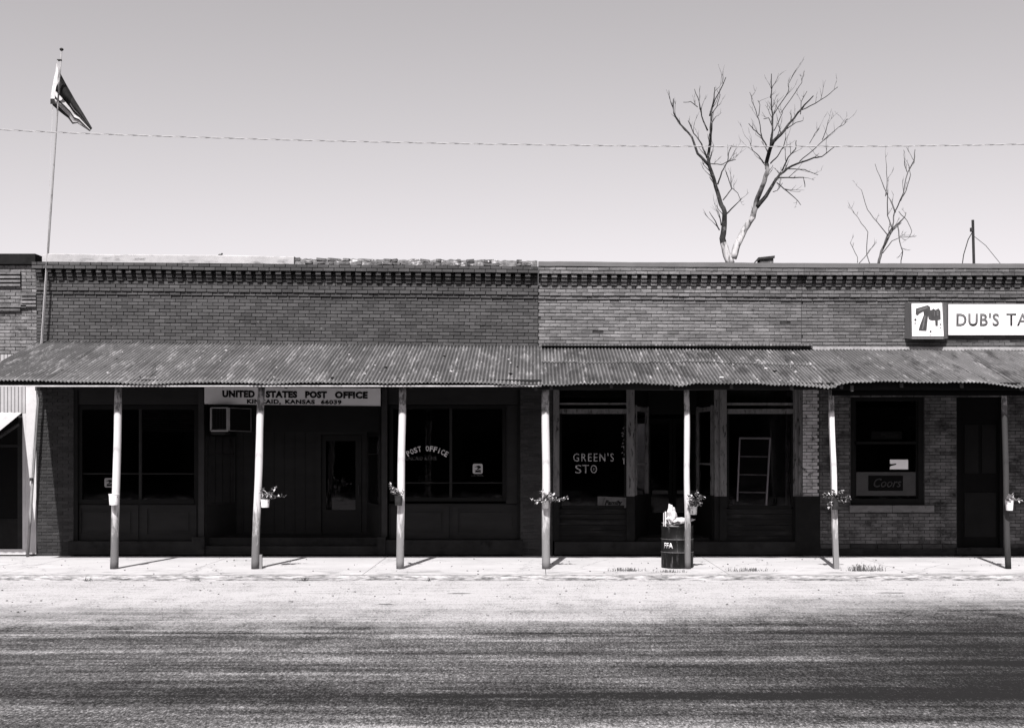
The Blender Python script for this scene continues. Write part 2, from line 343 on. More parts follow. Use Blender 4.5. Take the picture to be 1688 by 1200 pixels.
for i, (xa, xb) in enumerate([(-20, -12.2), (-12.19, -9.1), (-9.09, -6.0), (-5.99, -2.9), (-2.89, .2), (.21, 3.3), (3.31, 6.4), (6.41, 9.5), (9.51, 20)]):
    o = MB().box(xa, xb, KY + .225, 26, -.3, 0).build('sidewalk', walk_m); struct(o)

# ------------------------------------------------------------------ brick laying
BP, BH = .2125, .0677                              # pitch and course height
def brick_meshes(mat, depth=.1, n=5, head=.013, bed=.011):
    out = []
    for k in range(n):
        L = BP - head; h = BH - bed; v = []
        for x in (-L / 2, L / 2):
            for y in (0, depth):
                for z in (-h / 2, h / 2): v.append((x + R.uniform(-.004, .004), y + R.uniform(0, .005) * (y == 0), z + R.uniform(-.0022, .0022)))
        me = bpy.data.meshes.new('brick')
        me.from_pydata(v, [], [(0, 1, 3, 2), (4, 6, 7, 5), (0, 4, 5, 1), (2, 3, 7, 6), (0, 2, 6, 4), (1, 5, 7, 3)]); me.materials.append(mat); out.append(me)
    return out
class Bricks:
    def __init__(s, head=.012, bed=.012): s.full = []; s.cut = []; s.head = head; s.bed = bed
    def row(s, x0, x1, z, y, shift, dz=0, xr=0, holes=(), pitch=BP, h=BH, miss=0):
        """z is the course centre at xr; holes are (xa, xb) gaps"""
        spans = [(x0, x1)]
        for a, b in holes:
            ns = []
            for p, q in spans:
                if b <= p or a >= q: ns.append((p, q)); continue
                if a > p: ns.append((p, a))
                if b < q: ns.append((b, q))
            spans = ns
        for p, q in spans:
            k = math.floor((p - shift) / pitch)
            while True:
                a = shift + k * pitch; b = a + pitch; k += 1
                if a >= q: break
                aa, bb = max(a, p), min(b, q)
                if bb - aa < .05 or R.random() < miss: continue
                xc = (aa + bb) / 2; zz = z - dz * (xc - xr) + noise.noise((xc * .7, z * 2.5, 3)) * .009; yy = y + R.uniform(-.006, .004)
                if bb - aa > pitch - .001 and pitch == BP and h == BH: s.full.append((xc, yy, zz, dz))
                else: s.cut.append((xc, yy, zz, dz, bb - aa - s.head, h - s.bed))
    def emit(s, parent, mat, name='brick', limit=300, depth=.1):
        s.full.sort(key=lambda t: (t[0] * .55) ** 2 + (t[2] - 3) ** 2)
        mes = brick_meshes(mat, depth, 5, s.head, s.bed); pw = wl(parent)
        for i, (x, y, z, dz) in enumerate(s.full[:limit]):
            o = bpy.data.objects.new(name, mes[i % 5]); C.objects.link(o); o.parent = parent
            o.location = Vector((x, y, z)) - pw; o.rotation_euler = (0, dz + R.uniform(-.004, .004), 0)
        mb = MB()
        for x, y, z, dz in s.full[limit:]: s.one(mb, x, y, z, dz, BP - s.head, BH - s.bed, depth)
        for x, y, z, dz, l, h in s.cut: s.one(mb, x, y, z, dz, l, h, depth)
        if mb.v: mb.build('brickwork', mat, parent, kind='stuff')
    def one(s, mb, x, y, z, dz, l, h, d):
        n = len(mb.v); r = dz + R.uniform(-.004, .004)
        for sx_ in (-l / 2, l / 2):
            for sy in (0, d):
                for sz in (-h / 2, h / 2): mb.v.append((x + sx_ + R.uniform(-.002, .002), y + sy + R.uniform(0, .004) * (sy == 0), z + sz - r * sx_ + R.uniform(-.002, .002)))
        for q in ((0, 1, 3, 2), (4, 6, 7, 5), (0, 4, 5, 1), (2, 3, 7, 6), (0, 2, 6, 4), (1, 5, 7, 3)): mb.f.append(tuple(n + i for i in q)); mb.m.append(0)

def parapet(b, x0, x1, zl1, dz, xr, mat, mort, low_z, groove, miss=0.):
    """upper facade: zl1 = height of the second string line at xr, courses below it, corbelled courses above"""
    br = Bricks() if miss == 0 else Bricks(.007, .0145)
    n = int((zl1 - low_z) / BH) + 1
    for i in range(n):
        z = zl1 - BH * (i + .5)
        br.row(x0, x1, z, WY + (.009 if i == groove else 0), (i % 2) * BP / 2 + (.03 if i % 5 == 0 else 0), dz, xr, miss=miss)
    br.row(x0, x1, zl1 + BH * .5, WY - .03, 0, dz, xr)
    for i in range(1, 4): br.row(x0, x1, zl1 + BH * (i + .5), WY - .06, (i % 2) * BP / 2, dz, xr, miss=miss)
    for i in range(4, 7): br.row(x0, x1, zl1 + BH * (i + .5), WY - .06, (i % 2) * BP / 2, dz, xr)
    for i in range(7, 9): br.row(x0, x1, zl1 + BH * (i + .5), WY - .235, (i % 2) * BP / 2, dz, xr)
    br.emit(b, mat)
    # dentils: three stepped header bricks each, one shared mesh per look
    mes = []
    for k in range(4):
        mb = MB()
        for i, pr in enumerate((.046, .092, .138)):
            wv = .052 + R.uniform(-.004, .004); h = BH - .012
            mb.box(-wv, wv, -pr, .02, i * BH - h / 2 + BH / 2, i * BH + h / 2 + BH / 2)
        mb.box(-.046, .046, -.03, .021, .012, 3 * BH - .006)
        me = bpy.data.meshes.new('dentil'); me.from_pydata(mb.v, [], mb.f); me.materials.append(mat); mes.append(me)
    x = x0 + .12; i = 0
    while x < x1 - .04:
        o = bpy.data.objects.new('dentil', mes[R.randrange(4)]); C.objects.link(o); o.parent = b
        zz = zl1 + 4 * BH - dz * (x - xr)
        o.location = Vector((x, WY - .058, zz)) - wl(b); o.rotation_euler = (0, dz + R.uniform(-.02, .02), 0); x += 75.4 / 4.616 / 83
    mb = MB(); zt = zl1 + 7 * BH
    mb.box(x0, x1, WY + .019, WY + .3, 3.3 - .0, zl1 + 4 * BH, 0)
    for v in range(len(mb.v)):
        a = mb.v[v]
        if a[2] > 4: mb.v[v] = (a[0], a[1], zl1 + BH * 8.9 - dz * (a[0] - xr))
    mb.build('wall', mort, b)
    mb = MB()
    s = len(mb.v); mb.box(x0, x1, WY - .21, WY + .1, zt + .002, zt + 2 * BH - .004, 0)
    mb.v = [(a[0], a[1], a[2] - dz * (a[0] - xr)) for a in mb.v]
    mb.build('cornice', mort, b)
    return zl1 + 9 * BH

def shell(b, x0, x1, roofz, floor_z=.33, y0=WY + .3, y1=36, side=brick_left, back_hole=None):
    MB().box(x0, x0 + .25, y0, y1, -.2, roofz + .35).box(x1 - .25, x1, y0, y1, -.2, roofz + .35).build('side_wall', side, b)
    MB().box(x0 + .25, x1 - .25, y1 - .25, y1, -.2, roofz + .3).build('back_wall', side, b)
    MB().box(x0 + .251, x1 - .251, y0, y1 - .251, roofz - .12, roofz).build('roof', tar, b)
    MB().box(x0 + .251, x1 - .251, WY + .9, y1 - .251, -.1, floor_z - .01).build('floor', interior, b)

# ================================================================== post office building
XS = X(80)
po = thing('post_office_building', (X(470), WY, 0), 'low dark painted brick post office with a pale concrete coping on its left half', 'building')
ax0, ax1 = X(60), X(887)
top = parapet(po, ax0, ax1, Z(485), .0095, XS, brick_left, mortar_dark, Z(568), 8)
# smooth concrete coping on the left, broken on the right
mb = MB(); N = 60; xa, xb = X(77), X(488)
pr = []
for i in range(N + 1):
    x = xa + (xb - xa) * i / N; zb = top - .0095 * (x - XS)
    t = zb + .165 + noise.noise((x * .9, 3, 0)) * .012 - (.03 if i == 0 else 0) - max(0, (x - xa) - 3) * .004
    for (yy, zz) in ((WY - .225, zb), (WY - .225, t - .02), (WY - .19, t), (WY + .25, t + .02), (WY + .28, zb)):
        mb.v.append((x + 0, yy + noise.noise((x * 3, zz, 2)) * .008, zz))
for i in range(N):
    for j in range(5):
        a = i * 5 + j; c = i * 5 + (j + 1) % 5; mb.f.append((a, a + 5, c + 5, c)); mb.m.append(0)
mb.f += [tuple(range(4, -1, -1)), tuple(N * 5 + j for j in range(5))]; mb.m += [0, 0]
mb.build('concrete_coping', concrete, po)
# broken coping: loose, tilted bricks in crumbling mortar
xa, xb = X(488), X(886)
mb = MB(); N = 240
for i in range(N + 1):
    x = xa + (xb - xa) * i / N; zb = top - .0095 * (x - XS)
    t = zb + .13 + noise.noise((x * 2.2, 9, 0)) * .03 + noise.noise((x * 13, 5, 0)) * .022
    t2 = zb + .06 + noise.noise((x * 5, 2, 0)) * .03
    f = WY - .15 + noise.noise((x * 6, 1, 5)) * .05
    for (yy, zz) in ((f - .02, zb), (f, t2), (f + .06 + noise.noise((x * 9, 4, 4)) * .04, t), (WY + .25, t), (WY + .28, zb)): mb.v.append((x, yy, zz))
for i in range(N):
    for j in range(5):
        a = i * 5 + j; c = i * 5 + (j + 1) % 5; mb.f.append((a, a + 5, c + 5, c)); mb.m.append(0)
mb.f += [tuple(range(4, -1, -1)), tuple(N * 5 + j for j in range(5))]; mb.m += [0, 0]
mb.build('broken_coping', rubble, po)
mb = MB(); x = xa + .05
while x < xb - .1:
    for lv in (0, 1):
        if R.random() < (.75 if lv == 0 else .45):
            zb = top - .0095 * (x - XS) + .035 + lv * .072
            Mx = Matrix.Rotation(R.uniform(-.12, .12), 3, 'Y') @ Matrix.Rotation(R.uniform(-.3, .3), 3, 'Z')
            mb.obox((x + R.uniform(-.04, .04), WY - .16 + lv * .05 + R.uniform(-.03, .03), zb), (R.choice((.19, .1, .15)), .1, R.uniform(.04, .058)), Mx)
    x += R.uniform(.14, .26)
mb.build('loose_brick', rubble, po, kind='stuff')
shell(po, ax0, ax1, 5.1)
# lower front
low = [(60, 122), (858, 912)]
br = Bricks()
r = 0; z = BH / 2 + .005
while z < Z(636):
    br.row(X(60), X(121), z, WY, (r % 2) * BP / 2); br.row(X(858), X(911), z, WY, (r % 2) * BP / 2); z += BH; r += 1
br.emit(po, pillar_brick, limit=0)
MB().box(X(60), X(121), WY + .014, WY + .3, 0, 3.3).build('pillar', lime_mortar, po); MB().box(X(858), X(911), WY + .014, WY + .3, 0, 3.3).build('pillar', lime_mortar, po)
part('stone_step', stone_step, po, (112, 892, 336, 914, WY - .12, .5)); part('stone_step', stone_step, po, (636, 890, 862, 914, WY - .12, .5))
part('stone_step', stone_step, po, (338.5, 900, 634, 914, WY - .1, .6))
part('stone_step', stone_step, po, (338.5, 886, 634, 899.6, WY + .15, 1.4))
part('stone_block', stone_step, po, (316, 885, 337, 914, WY - .15, .6)); part('stone_block', stone_step, po, (622, 885, 635.5, 914, WY - .15, .6))
part('fascia_board', wood_dark, po, (122, 600, 332, 667, WY + .05, .06)); part('fascia_board', wood_dark, po, (640, 600, 860, 667, WY + .05, .06))
part('fascia_board', wood_dark2, po, (332, 600, 640, 712, WY + .16, .05))
def display_window(b, px0, px1, py0, py1, fw, mul, bar, fm, yy=WY + .1, sill=True):
    w_ = sub('window', b)
    f = [(px0, py0, px1, py0 + fw, yy - .04, .1), (px0, py0 + fw, px0 + fw, py1, yy - .04, .1), (px1 - fw, py0 + fw, px1, py1, yy - .04, .1)]
    if sill: f.append((px0 + fw, py1 - fw, px1 - fw, py1, yy - .06, .12))
    part('frame', fm, w_, *f)
    if mul: part('mullion', wood_dark, w_, (mul - 2.2, py0 + fw, mul + 2.2, py1 - fw, yy - .03, .07))
    xs = [px0 + fw] + ([mul - 2.2, mul + 2.2] if mul else []) + [px1 - fw]
    for i in range(0, len(xs), 2): part('pane', glass, w_, (xs[i], py0 + fw, xs[i + 1], py1 - fw, yy + .02, .008))
    if bar:
        for i in range(0, len(xs), 2): part('glazing_bar', wood_dark, w_, (xs[i], bar, xs[i + 1], bar + 1.6, yy + .0, .02))
    return w_
display_window(po, 128, 327, 668, 830, 7, 231, 780, wood_dark2)
display_window(po, 642, 834, 668, 826, 6, 743, 795, wood_dark2)
part('panel', wood_dark, po, (834.2, 668, 852.8, 829.8, WY + .09, .06))
def bulkhead(b, px0, px1, py0, py1, mids, mat):
    part('bulkhead', mat, b, (px0, py0, px1, py1, WY + .12, .05))
    xs = [px0] + mids + [px1]
    for a, c in zip(xs[:-1], xs[1:]):
        a += 3; c -= 3
        part('panel', mat, b, (a, py0 + 2, c, py0 + 9, WY + .095, .02), (a, py1 - 12, c, py1 - 2, WY + .095, .02), (a, py0 + 9, a + 9, py1 - 12, WY + .095, .02), (c - 9, py0 + 9, c, py1 - 12, WY + .095, .02), (a + 13, py0 + 14, c - 13, py1 - 17, WY + .105, .01))
bulkhead(po, 122, 327, 830, 892, [231], wood_dark); bulkhead(po, 641, 860, 830, 890, [743], wood_dark)
part('pilaster', wood_dark2, po, (121, 640, 128, 892, WY + .02, .2)); part('pilaster', wood_dark2, po, (853, 640, 860, 890, WY + .02, .06))
post_grey = M('grey storefront post', .03, var=.2, scale=4, bmp=.2)
part('storefront_post', post_grey, po, (327, 640, 336, 885, WY - .02, .12)); part('storefront_post', post_grey, po, (629, 640, 638, 885, WY - .02, .12))
# recessed entrance with splayed sides
BY = 25.2
part('entrance_wall', wood_dark, po, (385, 600, 521, 886, BY, .06), (521, 600, 606, 706, BY, .06))
for (xf, xk, nm) in ((337, 388, 0), (628, 606, 1)):
    a = Vector((X(xf), WY + .06, 0)); c = Vector((X(xk, BY), BY, 0)); d = (c - a).normalized(); nrm = Vector((d.y, -d.x, 0)) if nm == 0 else Vector((-d.y, d.x, 0))
    Mz = Matrix((( d.x, nrm.x, 0), (d.y, nrm.y, 0), (0, 0, 1))); mid = (a + c) / 2; L = (c - a).length
    sd = sub('side_window', po)
    MB().obox(mid + Vector((0, 0, .65)), (L, .05, .72), Mz).build('bulkhead', wood_dark, sd)
    MB().obox(mid + Vector((0, 0, 3.0)), (L, .05, 1.25), Mz).build('transom_panel', wood_dark2, sd)
    f = MB()
    for s in (-1, 1): f.obox(mid + d * s * (L / 2 - .04) + Vector((0, 0, 1.7)), (.08, .07, 1.38), Mz)
    f.obox(mid + Vector((0, 0, 2.02)), (L - .16, .03, .02), Mz)
    f.build('frame', wood_dark, sd)
    MB().obox(mid + Vector((0, 0, 1.7)), (L - .16, .008, 1.38), Mz).build('pane', glass, sd)
    if nm == 0: acM, acp, acn = Mz, mid, nrm
for k in range(7):
    part('batten', wood_dark, po, (400 + k * 17, 668, 401.2 + k * 17, 884, BY - .012, .012))
door = sub('door', po)
part('door_frame', wood_dark, door, (520, 706, 529, 884, BY - .05, .12), (597, 706, 606, 884, BY - .05, .12), (529, 706, 597, 716, BY - .05, .12))
post_door = M('painted door', .016, var=.15, scale=4, rough=.5, bmp=.1)
part('door_leaf', post_door, door, (530, 717, 537, 883, BY + .01, .04), (586, 717, 596, 883, BY + .01, .04), (537, 717, 586, 727, BY + .01, .04), (537, 840, 586, 883, BY + .01, .04))
part('pane', glass, door, (537, 727, 586, 840, BY + .03, .006))
part('handle', steel_dark, door, (590, 800, 592.5, 816, BY - .03, .04))
# ================================================================== store
st = thing('store_building', (X(1110), WY, 0), 'weathered brick storefront lettered on its glass, with pale peeling window trim', 'building')
sx0, sx1 = X(887) + .004, math.floor(X(1331) / BP) * BP
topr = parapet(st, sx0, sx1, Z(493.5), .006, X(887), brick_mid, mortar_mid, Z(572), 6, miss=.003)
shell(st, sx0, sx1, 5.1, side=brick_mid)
part('stone_step', stone_step, st, (914, 893, 1311, 914, WY - .1, .6))
part('stone_step', stone_step, st, (1046, 886, 1184, 892.7, WY + .3, 1.3))
tv = thing('tavern_building', (X(1510), WY, 0), 'grey brick tavern front right of the whitewashed pillar, under the long white sign', 'building')
tx0, tx1 = sx1 + .002, 12.4
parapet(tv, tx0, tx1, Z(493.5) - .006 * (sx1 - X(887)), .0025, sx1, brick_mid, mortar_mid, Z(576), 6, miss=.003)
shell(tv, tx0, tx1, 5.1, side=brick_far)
for b, a, c, zr, dz in ((st, sx0, sx1, topr, .006), (tv, tx0, tx1, topr - .006 * (sx1 - X(887)), .0025)):
    xr = X(887) if b is st else sx1
    mb = MB(); N = 80
    for i in range(N + 1):
        x = a + (c - a) * i / N; zb = zr - dz * (x - xr) - .004
        t = zb + .108 + noise.noise((x * .7, 1, 0)) * .008 + noise.noise((x * 5, 1, 0)) * .004
        for (yy, zz) in ((WY - .235, t - .09), (WY - .235, t), (WY + .3, t + .01), (WY + .3, zb)): mb.v.append((x, yy, zz))
    for i in range(N):
        for j in range(4):
            p = i * 4 + j; q = i * 4 + (j + 1) % 4; mb.f.append((p, p + 4, q + 4, q)); mb.m.append(0)
    mb.f += [(3, 2, 1, 0), tuple(N * 4 + j for j in range(4))]; mb.m += [0, 0]
    mb.build('metal_coping', metal_cop, b)
    # crumbling course below the coping
    mb = MB(); x = a + .03
    while x < c - .15:
        l = R.choice((.1, .19, .19, .15))
        if R.random() < .72:
            zb = zr - dz * (x - xr) - .033
            mb.obox((x + l / 2, WY - .195 + R.uniform(-.012, .03), zb + R.uniform(-.004, .004)), (l, .06, .05), Matrix.Rotation(R.uniform(-.04, .04), 3, 'Y'))
        x += l + .014
    mb.build('loose_brick', brick_mid, b, kind='stuff')
# store lower front
def column(b, px0, px1, py0=640, split=818, py1=892, y=WY - .02, d=.2, mat=wood_pale):
    part('column', mat, b, (px0, py0, px1, split, y, d)); part('column_base', black_paint, b, (px0 - .3, split + .03, px1 + .3, py1, y - .004, d))
column(st, 912, 922); column(st, 1033, 1046); column(st, 1178, 1187, y=WY + .03); column(st, 1187.1, 1198); column(st, 1308, 1322, y=WY + .0)
part('column_strip', wood_pale, st, (1311, 640, 1313, 817.5, WY - .025, .02), (1317, 640, 1318.5, 817.5, WY - .025, .02))
part('rail', wood_pale, st, (922.1, 674, 1032.9, 682, WY + .02, .12), (1198.1, 674, 1307.9, 682, WY + .02, .12))
part('rail', wood_pale, st, (922.1, 664, 1032.9, 667, WY + .03, .1), (1198.1, 664, 1307.9, 668, WY + .03, .1))
part('header', wood_dark2, st, (905, 560, 1330, 640, WY + .02, .3))
for (a, c) in ((922, 1033), (1198, 1308)):
    w_ = sub('window', st)
    part('frame', wood_dark2, w_, (a, 682, a + 4, 836, WY + .05, .06), (c - 4, 682, c, 836, WY + .05, .06), (a + 4, 833, c - 4, 838, WY + .03, .1))
    part('pane', glass, w_, (a + 4, 682.2, c - 4, 833, WY + .08, .008)); part('transom_pane', glass, w_, (a + .2, 641, c - .2, 664, WY + .08, .008))
old_wood = M('old bulkhead boards', .012, var=.45, scale=3, sxyz=(.5, 1, 4), wear=.026, wear_at=.6, wscale=5, wsxyz=(.4, 1, 3), bmp=.6)
for (a, c) in ((922, 1033), (1198, 1308)):
    py = 838.4
    while py < 892: part('board', old_wood, st, (a, py, c, py + 8.5, WY + .05 + R.uniform(0, .02), .06)); py += 9
# splayed sides of the store entrance
for (xf, xk, nm) in ((1046, 1067, 0), (1178, 1150, 1)):
    a = Vector((X(xf), WY + .12, 0)); c = Vector((X(xk, BY), BY, 0)); d = (c - a).normalized(); nrm = Vector((d.y, -d.x, 0)) if nm == 0 else Vector((-d.y, d.x, 0))
    Mz = Matrix(((d.x, nrm.x, 0), (d.y, nrm.y, 0), (0, 0, 1))); mid = (a + c) / 2; L = (c - a).length
    sd = sub('side_window', st)
    MB().obox(mid + Vector((0, 0, .75)), (L, .06, .9), Mz).build('bulkhead', black_paint, sd)
    f = MB()
    for s in (-1, 1): f.obox(mid + d * s * (L / 2 - .05) + Vector((0, 0, 2.1)), (.1, .08, 1.8), Mz)
    f.obox(mid + Vector((0, 0, 1.82)), (L - .2, .04, .035), Mz); f.obox(mid + Vector((0, 0, 2.93)), (L - .2, .06, .09), Mz)
    f.build('frame', wood_pale, sd)
    MB().obox(mid + Vector((0, 0, 2.1)), (L - .2, .008, 1.8), Mz).build('pane', glass, sd)
    MB().obox(mid + Vector((0, 0, 3.3)), (L, .05, .6), Mz).build('transom_panel', wood_dark2, sd)
    if nm == 0:
        for k, (zc, h_) in enumerate(((2.35, .42), (1.95, .3), (1.55, .45))):
            t = thing('window_poster', mid + nrm * .03 + Vector((0, 0, zc)), ('torn poster highest on the side window left of the store door', 'torn poster in the middle of the side window left of the store door', 'torn poster lowest on the side window left of the store door')[k], 'poster')
            mb = MB(); mb.obox(mid - nrm * .012 + Vector((0, 0, zc)), (.5, .006, h_), Mz); mb.build('sheet', poster, t)
            MB().obox(mid - nrm * .018 + Vector((0, 0, zc - .02)), (.3, .004, h_ * .5), Mz).build('picture', black, t)
MB().box(X(1067, BY), X(1150, BY), BY + .02, BY + .07, 2.85, 3.6).build('transom_panel', wood_dark2, st)
for k, (a, c) in enumerate(((1068, 1108), (1109, 1149))):
    d_ = sub('door', st)
    part('door_leaf', black, d_, (a, 690, a + 5, 883, BY, .04), (c - 5, 690, c, 883, BY, .04), (a + 5, 690, c - 5, 698, BY, .04), (a + 5, 845, c - 5, 883, BY, .04))
    part('pane', glass, d_, (a + 5, 698, c - 5, 845, BY + .02, .006))
    part('push_bar', M('push bar', .05, var=.5, scale=30, bmp=0), d_, (a + 7, 808, c - 7, 814, BY - .03, .02))
# whitewashed brick pillar and dark painted base
br = Bricks(); z = Z(818) + BH / 2; r = 0
while z < 3.35: br.row(X(1322.5), X(1350), z, WY - .02, (r % 2) * BP / 2); z += BH; r += 1
br.emit(tv, pale_brick, limit=100, depth=.12)
MB().box(X(1322.5), X(1350), WY - .006, WY + .3, 0, 3.4).build('pillar', lime_mortar, tv)
part('pillar_base', black_paint, tv, (1311, 818, 1352, 914, WY - .07, .25), label='black painted lower part of the brick pillar')
# tavern front
holes_w = (X(1402), X(1524)); holes_d = (X(1577), X(1655))
br = Bricks(); z = .24 + BH / 2; r = 0
while z < 3.4:
    h = []
    if Z(832) - .02 < z < Z(652): h.append(holes_w)
    if z < Z(655): h.append(holes_d)
    br.row(X(1350.5), tx1, z, WY, (r % 2) * BP / 2, holes=h); z += BH; r += 1
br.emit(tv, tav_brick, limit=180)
mb = MB(); e = .014
mb.box(X(1350.5), holes_w[0] + .01, WY + e, WY + .3, 0, 3.29); mb.box(holes_w[1] - .01, holes_d[0] + .01, WY + e, WY + .3, 0, 3.29); mb.box(holes_d[1] - .01, tx1, WY + e, WY + .3, 0, 3.29)
mb.box(holes_w[0] + .01, holes_w[1] - .01, WY + e, WY + .3, 0, Z(836)); mb.box(holes_w[0] + .01, holes_w[1] - .01, WY + e, WY + .3, Z(650), 3.29); mb.box(holes_d[0] + .01, holes_d[1] - .01, WY + e, WY + .3, Z(653), 3.29)
mb.build('front_wall', mortar_mid, tv)
x = X(1352)
fs = M('rough foundation stone', .035, var=.4, scale=4, island=.35, bmp=.8)
while x < X(1576):
    l = R.uniform(.35, .62); l = min(l, X(1576) - x)
    MB().box(x, x + l - .012, WY - .03, WY + .2, .125, .235).build('foundation_stone', fs, tv); x += l
part('foundation', stone_step, tv, (1352, 904, 1900, 914, WY - .06, .3))
w_ = sub('window', tv)
part('frame', wood_dark2, w_, (1403, 652, 1523, 661, WY + .02, .1), (1403, 661, 1408.5, 832, WY + .02, .1), (1514, 661, 1523, 832, WY + .02, .1), (1408.5, 822, 1514, 832, WY + .01, .1))
part('sash', wood_dark2, w_, (1408.5, 728, 1510, 732, WY + .06, .04), (1408.5, 661, 1411, 822, WY + .06, .04), (1510, 661, 1514, 822, WY + .06, .04))
part('pane', glass, w_, (1411, 661, 1510, 728, WY + .08, .006), (1411, 732, 1510, 822, WY + .08, .006))
sill_m = M('painted sill', .13, var=.25, scale=6, sxyz=(.6, 1, 1), wear=.05, wear_at=.62, wscale=6)
part('sill', sill_m, w_, (1401, 833, 1471, 844, WY - .07, .2), (1471.6, 833, 1540, 844, WY - .07, .2))
d_ = sub('door', tv)
part('door_frame', black, d_, (1577, 655, 1584, 905, WY + .02, .15), (1648, 655, 1655, 905, WY + .02, .15), (1584, 655, 1648, 690, WY + .05, .1))
part('door_leaf', black, d_, (1584, 690, 1648, 903, WY + .1, .05)); 
part('door_panel', wood_dark2, d_, (1590, 700, 1613, 780, WY + .088, .015), (1619, 700, 1642, 780, WY + .088, .015), (1590, 812, 1642, 885, WY + .088, .015))
part('step', stone_step, tv, (1577, 903, 1655, 913.8, WY - .1, .3))

# ================================================================== left neighbour
nb = thing('neighbor_building', (X(0), WY, 0), 'pale fronted brick building cut by the left edge, beyond the flagpole', 'building')
nx0, nx1 = -15.5, X(60) - .004
br = Bricks(); i = 0; z = Z(583)
while z + BH / 2 < Z(437):
    br.row(nx0, nx1, z + BH / 2, WY + .03, (i % 2) * BP / 2); z += BH; i += 1
br.emit(nb, brick_neigh, limit=300)
MB().box(nx0, nx1, WY + .042, WY + .3, -.1, Z(436)).build('wall', mortar_mid, nb)
MB().box(nx0, nx1, WY - .05, WY + .35, Z(436), Z(419)).build('coping', tar, nb)
for (pa, pb, py) in ((-60, 33, 452), (-60, 33, 458.5), (-60, 33, 465), (-60, 33, 471.5), (34, 66, 487.5), (34, 66, 493.5), (34, 66, 499.5), (34, 66, 505.5), (-60, 43, 506.5), (-60, 33, 512.5)):
    part('corbel_course', brick_neigh, nb, (pa, py - 3.6, min(pb, 59), py, WY - .03, .06))
shell(nb, nx0, nx1, 5.2, side=brick_neigh)
siding_m = M('dull siding paint', .34, var=.12, scale=3)
for k in range(14):
    a = -40 + k * 5.9
    part('siding_board', siding_m, nb, (a, 584, a + 4.9, 681, WY + .0, .03))
part('white_wall', white_side, nb, (42.5, 584, 59.6, 913, WY + .0, .03), (-40, 905, 42.3, 914, WY - .01, .03), (37, 681.3, 42.3, 904.8, WY + .0, .03))
part('door_frame', wood_dark, nb, (29, 695, 37, 904.6, WY + .01, .06), (-40, 733, 29, 737, WY + .0, .05))
w_ = sub('window', nb)
part('black_pane_sheet', black, w_, (-40, 737.2, 29, 855, WY + .024, .006)); part('panel', black_paint, w_, (-40, 855.3, 29, 904.6, WY + .015, .04)); part('transom_panel', black, w_, (-40, 681.5, 29, 732.8, WY + .015, .04))  # black sheets in place of glass keep the shaded window opening dark

# ================================================================== added dark building behind the camera: blocks low sky, darkens window reflections
ob = thing('sky_blocker_building', (0, -13, 0), 'added dark two storey brick building behind the camera, blocking low sky from the window glass', 'building')
opp = M('added dark brick', .045, var=.3, scale=3, island=.2)
MB().box(-26, 26, -24, -13, -.16, 8.6).build('wall', opp, ob)
MB().box(-26.2, 26.2, -24.2, -12.8, 8.6, 9.0).build('cornice', black_paint, ob)
for k in range(12):
    xx = -24 + k * 4.2
    MB().box(xx, xx + 1.2, -12.99, -12.9, 5, 7).build('window', black, ob)
    MB().box(xx - .6, xx + 1.9, -12.99, -12.9, .5, 3).build('window', black, ob)

# ================================================================== corrugated sheets
def sheet_mesh(x0, x1, top_f, bot_f, t0, t1, rows, name, mat, parent, pitch=.0665, amp=.0125, lift=0, skew=0, rag=0, label=None):
    """corrugated strip from distance t0 to t1 out of the wall; heights follow top_f(x) at t=0 and bot_f(x) at t=T"""
    mb = MB(); n = max(6, int((x1 - x0) / pitch * 8)); T = 3.04
    ph = x0
    for j in range(rows + 1):
        for i in range(n + 1):
            x = x0 + (x1 - x0) * i / n
            u = j / rows; te = t1 + (rag * noise.noise((x * 3, 2, 0)) if j == rows else 0)
            t = t0 + (te - t0) * u; s = t / T
            z = top_f(x) * (1 - s) + bot_f(x) * s
            z += amp * math.sin(2 * math.pi * x / pitch) + lift + noise.noise((x * 1.5, t * 1.2, 3)) * .008 * s * 2
            mb.v.append((x + skew * t, WY - t, z))
    w_ = n + 1
    for j in range(rows):
        for i in range(n):
            a = j * w_ + i; mb.f.append((a, a + w_, a + w_ + 1, a + 1)); mb.m.append(0)
    o = mb.build(name, mat, parent, smooth=True, label=label)
    so_ = o.modifiers.new('thickness', 'SOLIDIFY'); so_.thickness = .0015; so_.offset = 0
    return o
def interp(pts):
    def f(x):
        if x <= pts[0][0]: return pts[0][1]
        for (a, b), (c, d) in zip(pts, pts[1:]):
            if x <= c:
                u = (x - a) / (c - a); return b + (d - b) * u
        return pts[-1][1]
    return f
EY = WY - 3.04
def eave(pl): return interp([(X(px, EY), Z(py, EY)) for px, py in pl])
# post office awning
aw = thing('corrugated_awning', (X(400), WY, 0), 'long straight-edged corrugated awning with a pale fascia strip, in front of the post office', 'awning', 'corrugated awnings over the sidewalk')
awL, awR = X(63.5), X(880) + .13
topf = lambda x: Z(562.5) - .0095 * (x - XS)
ev = eave([(-62, 626), (0, 627), (100, 629), (190, 631), (235, 633.5), (300, 630.5), (420, 631), (445, 633), (520, 630), (640, 632.5), (760, 631), (850, 634), (878, 637), (900, 633)])
x = awL; k = 0
while x < awR - .05:
    x2 = min(x + .0665 * 10, awR)
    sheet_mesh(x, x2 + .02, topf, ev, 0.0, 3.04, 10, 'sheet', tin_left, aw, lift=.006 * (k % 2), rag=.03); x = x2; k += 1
fz = lambda px: Z(637.2, EY + .06)
MB().box(X(-58, EY), X(893, EY), EY + .03, EY + .065, Z(637.4, EY + .04), Z(635.2, EY + .04)).build('fascia', M('fascia paint', .42, var=.3, scale=4), aw)
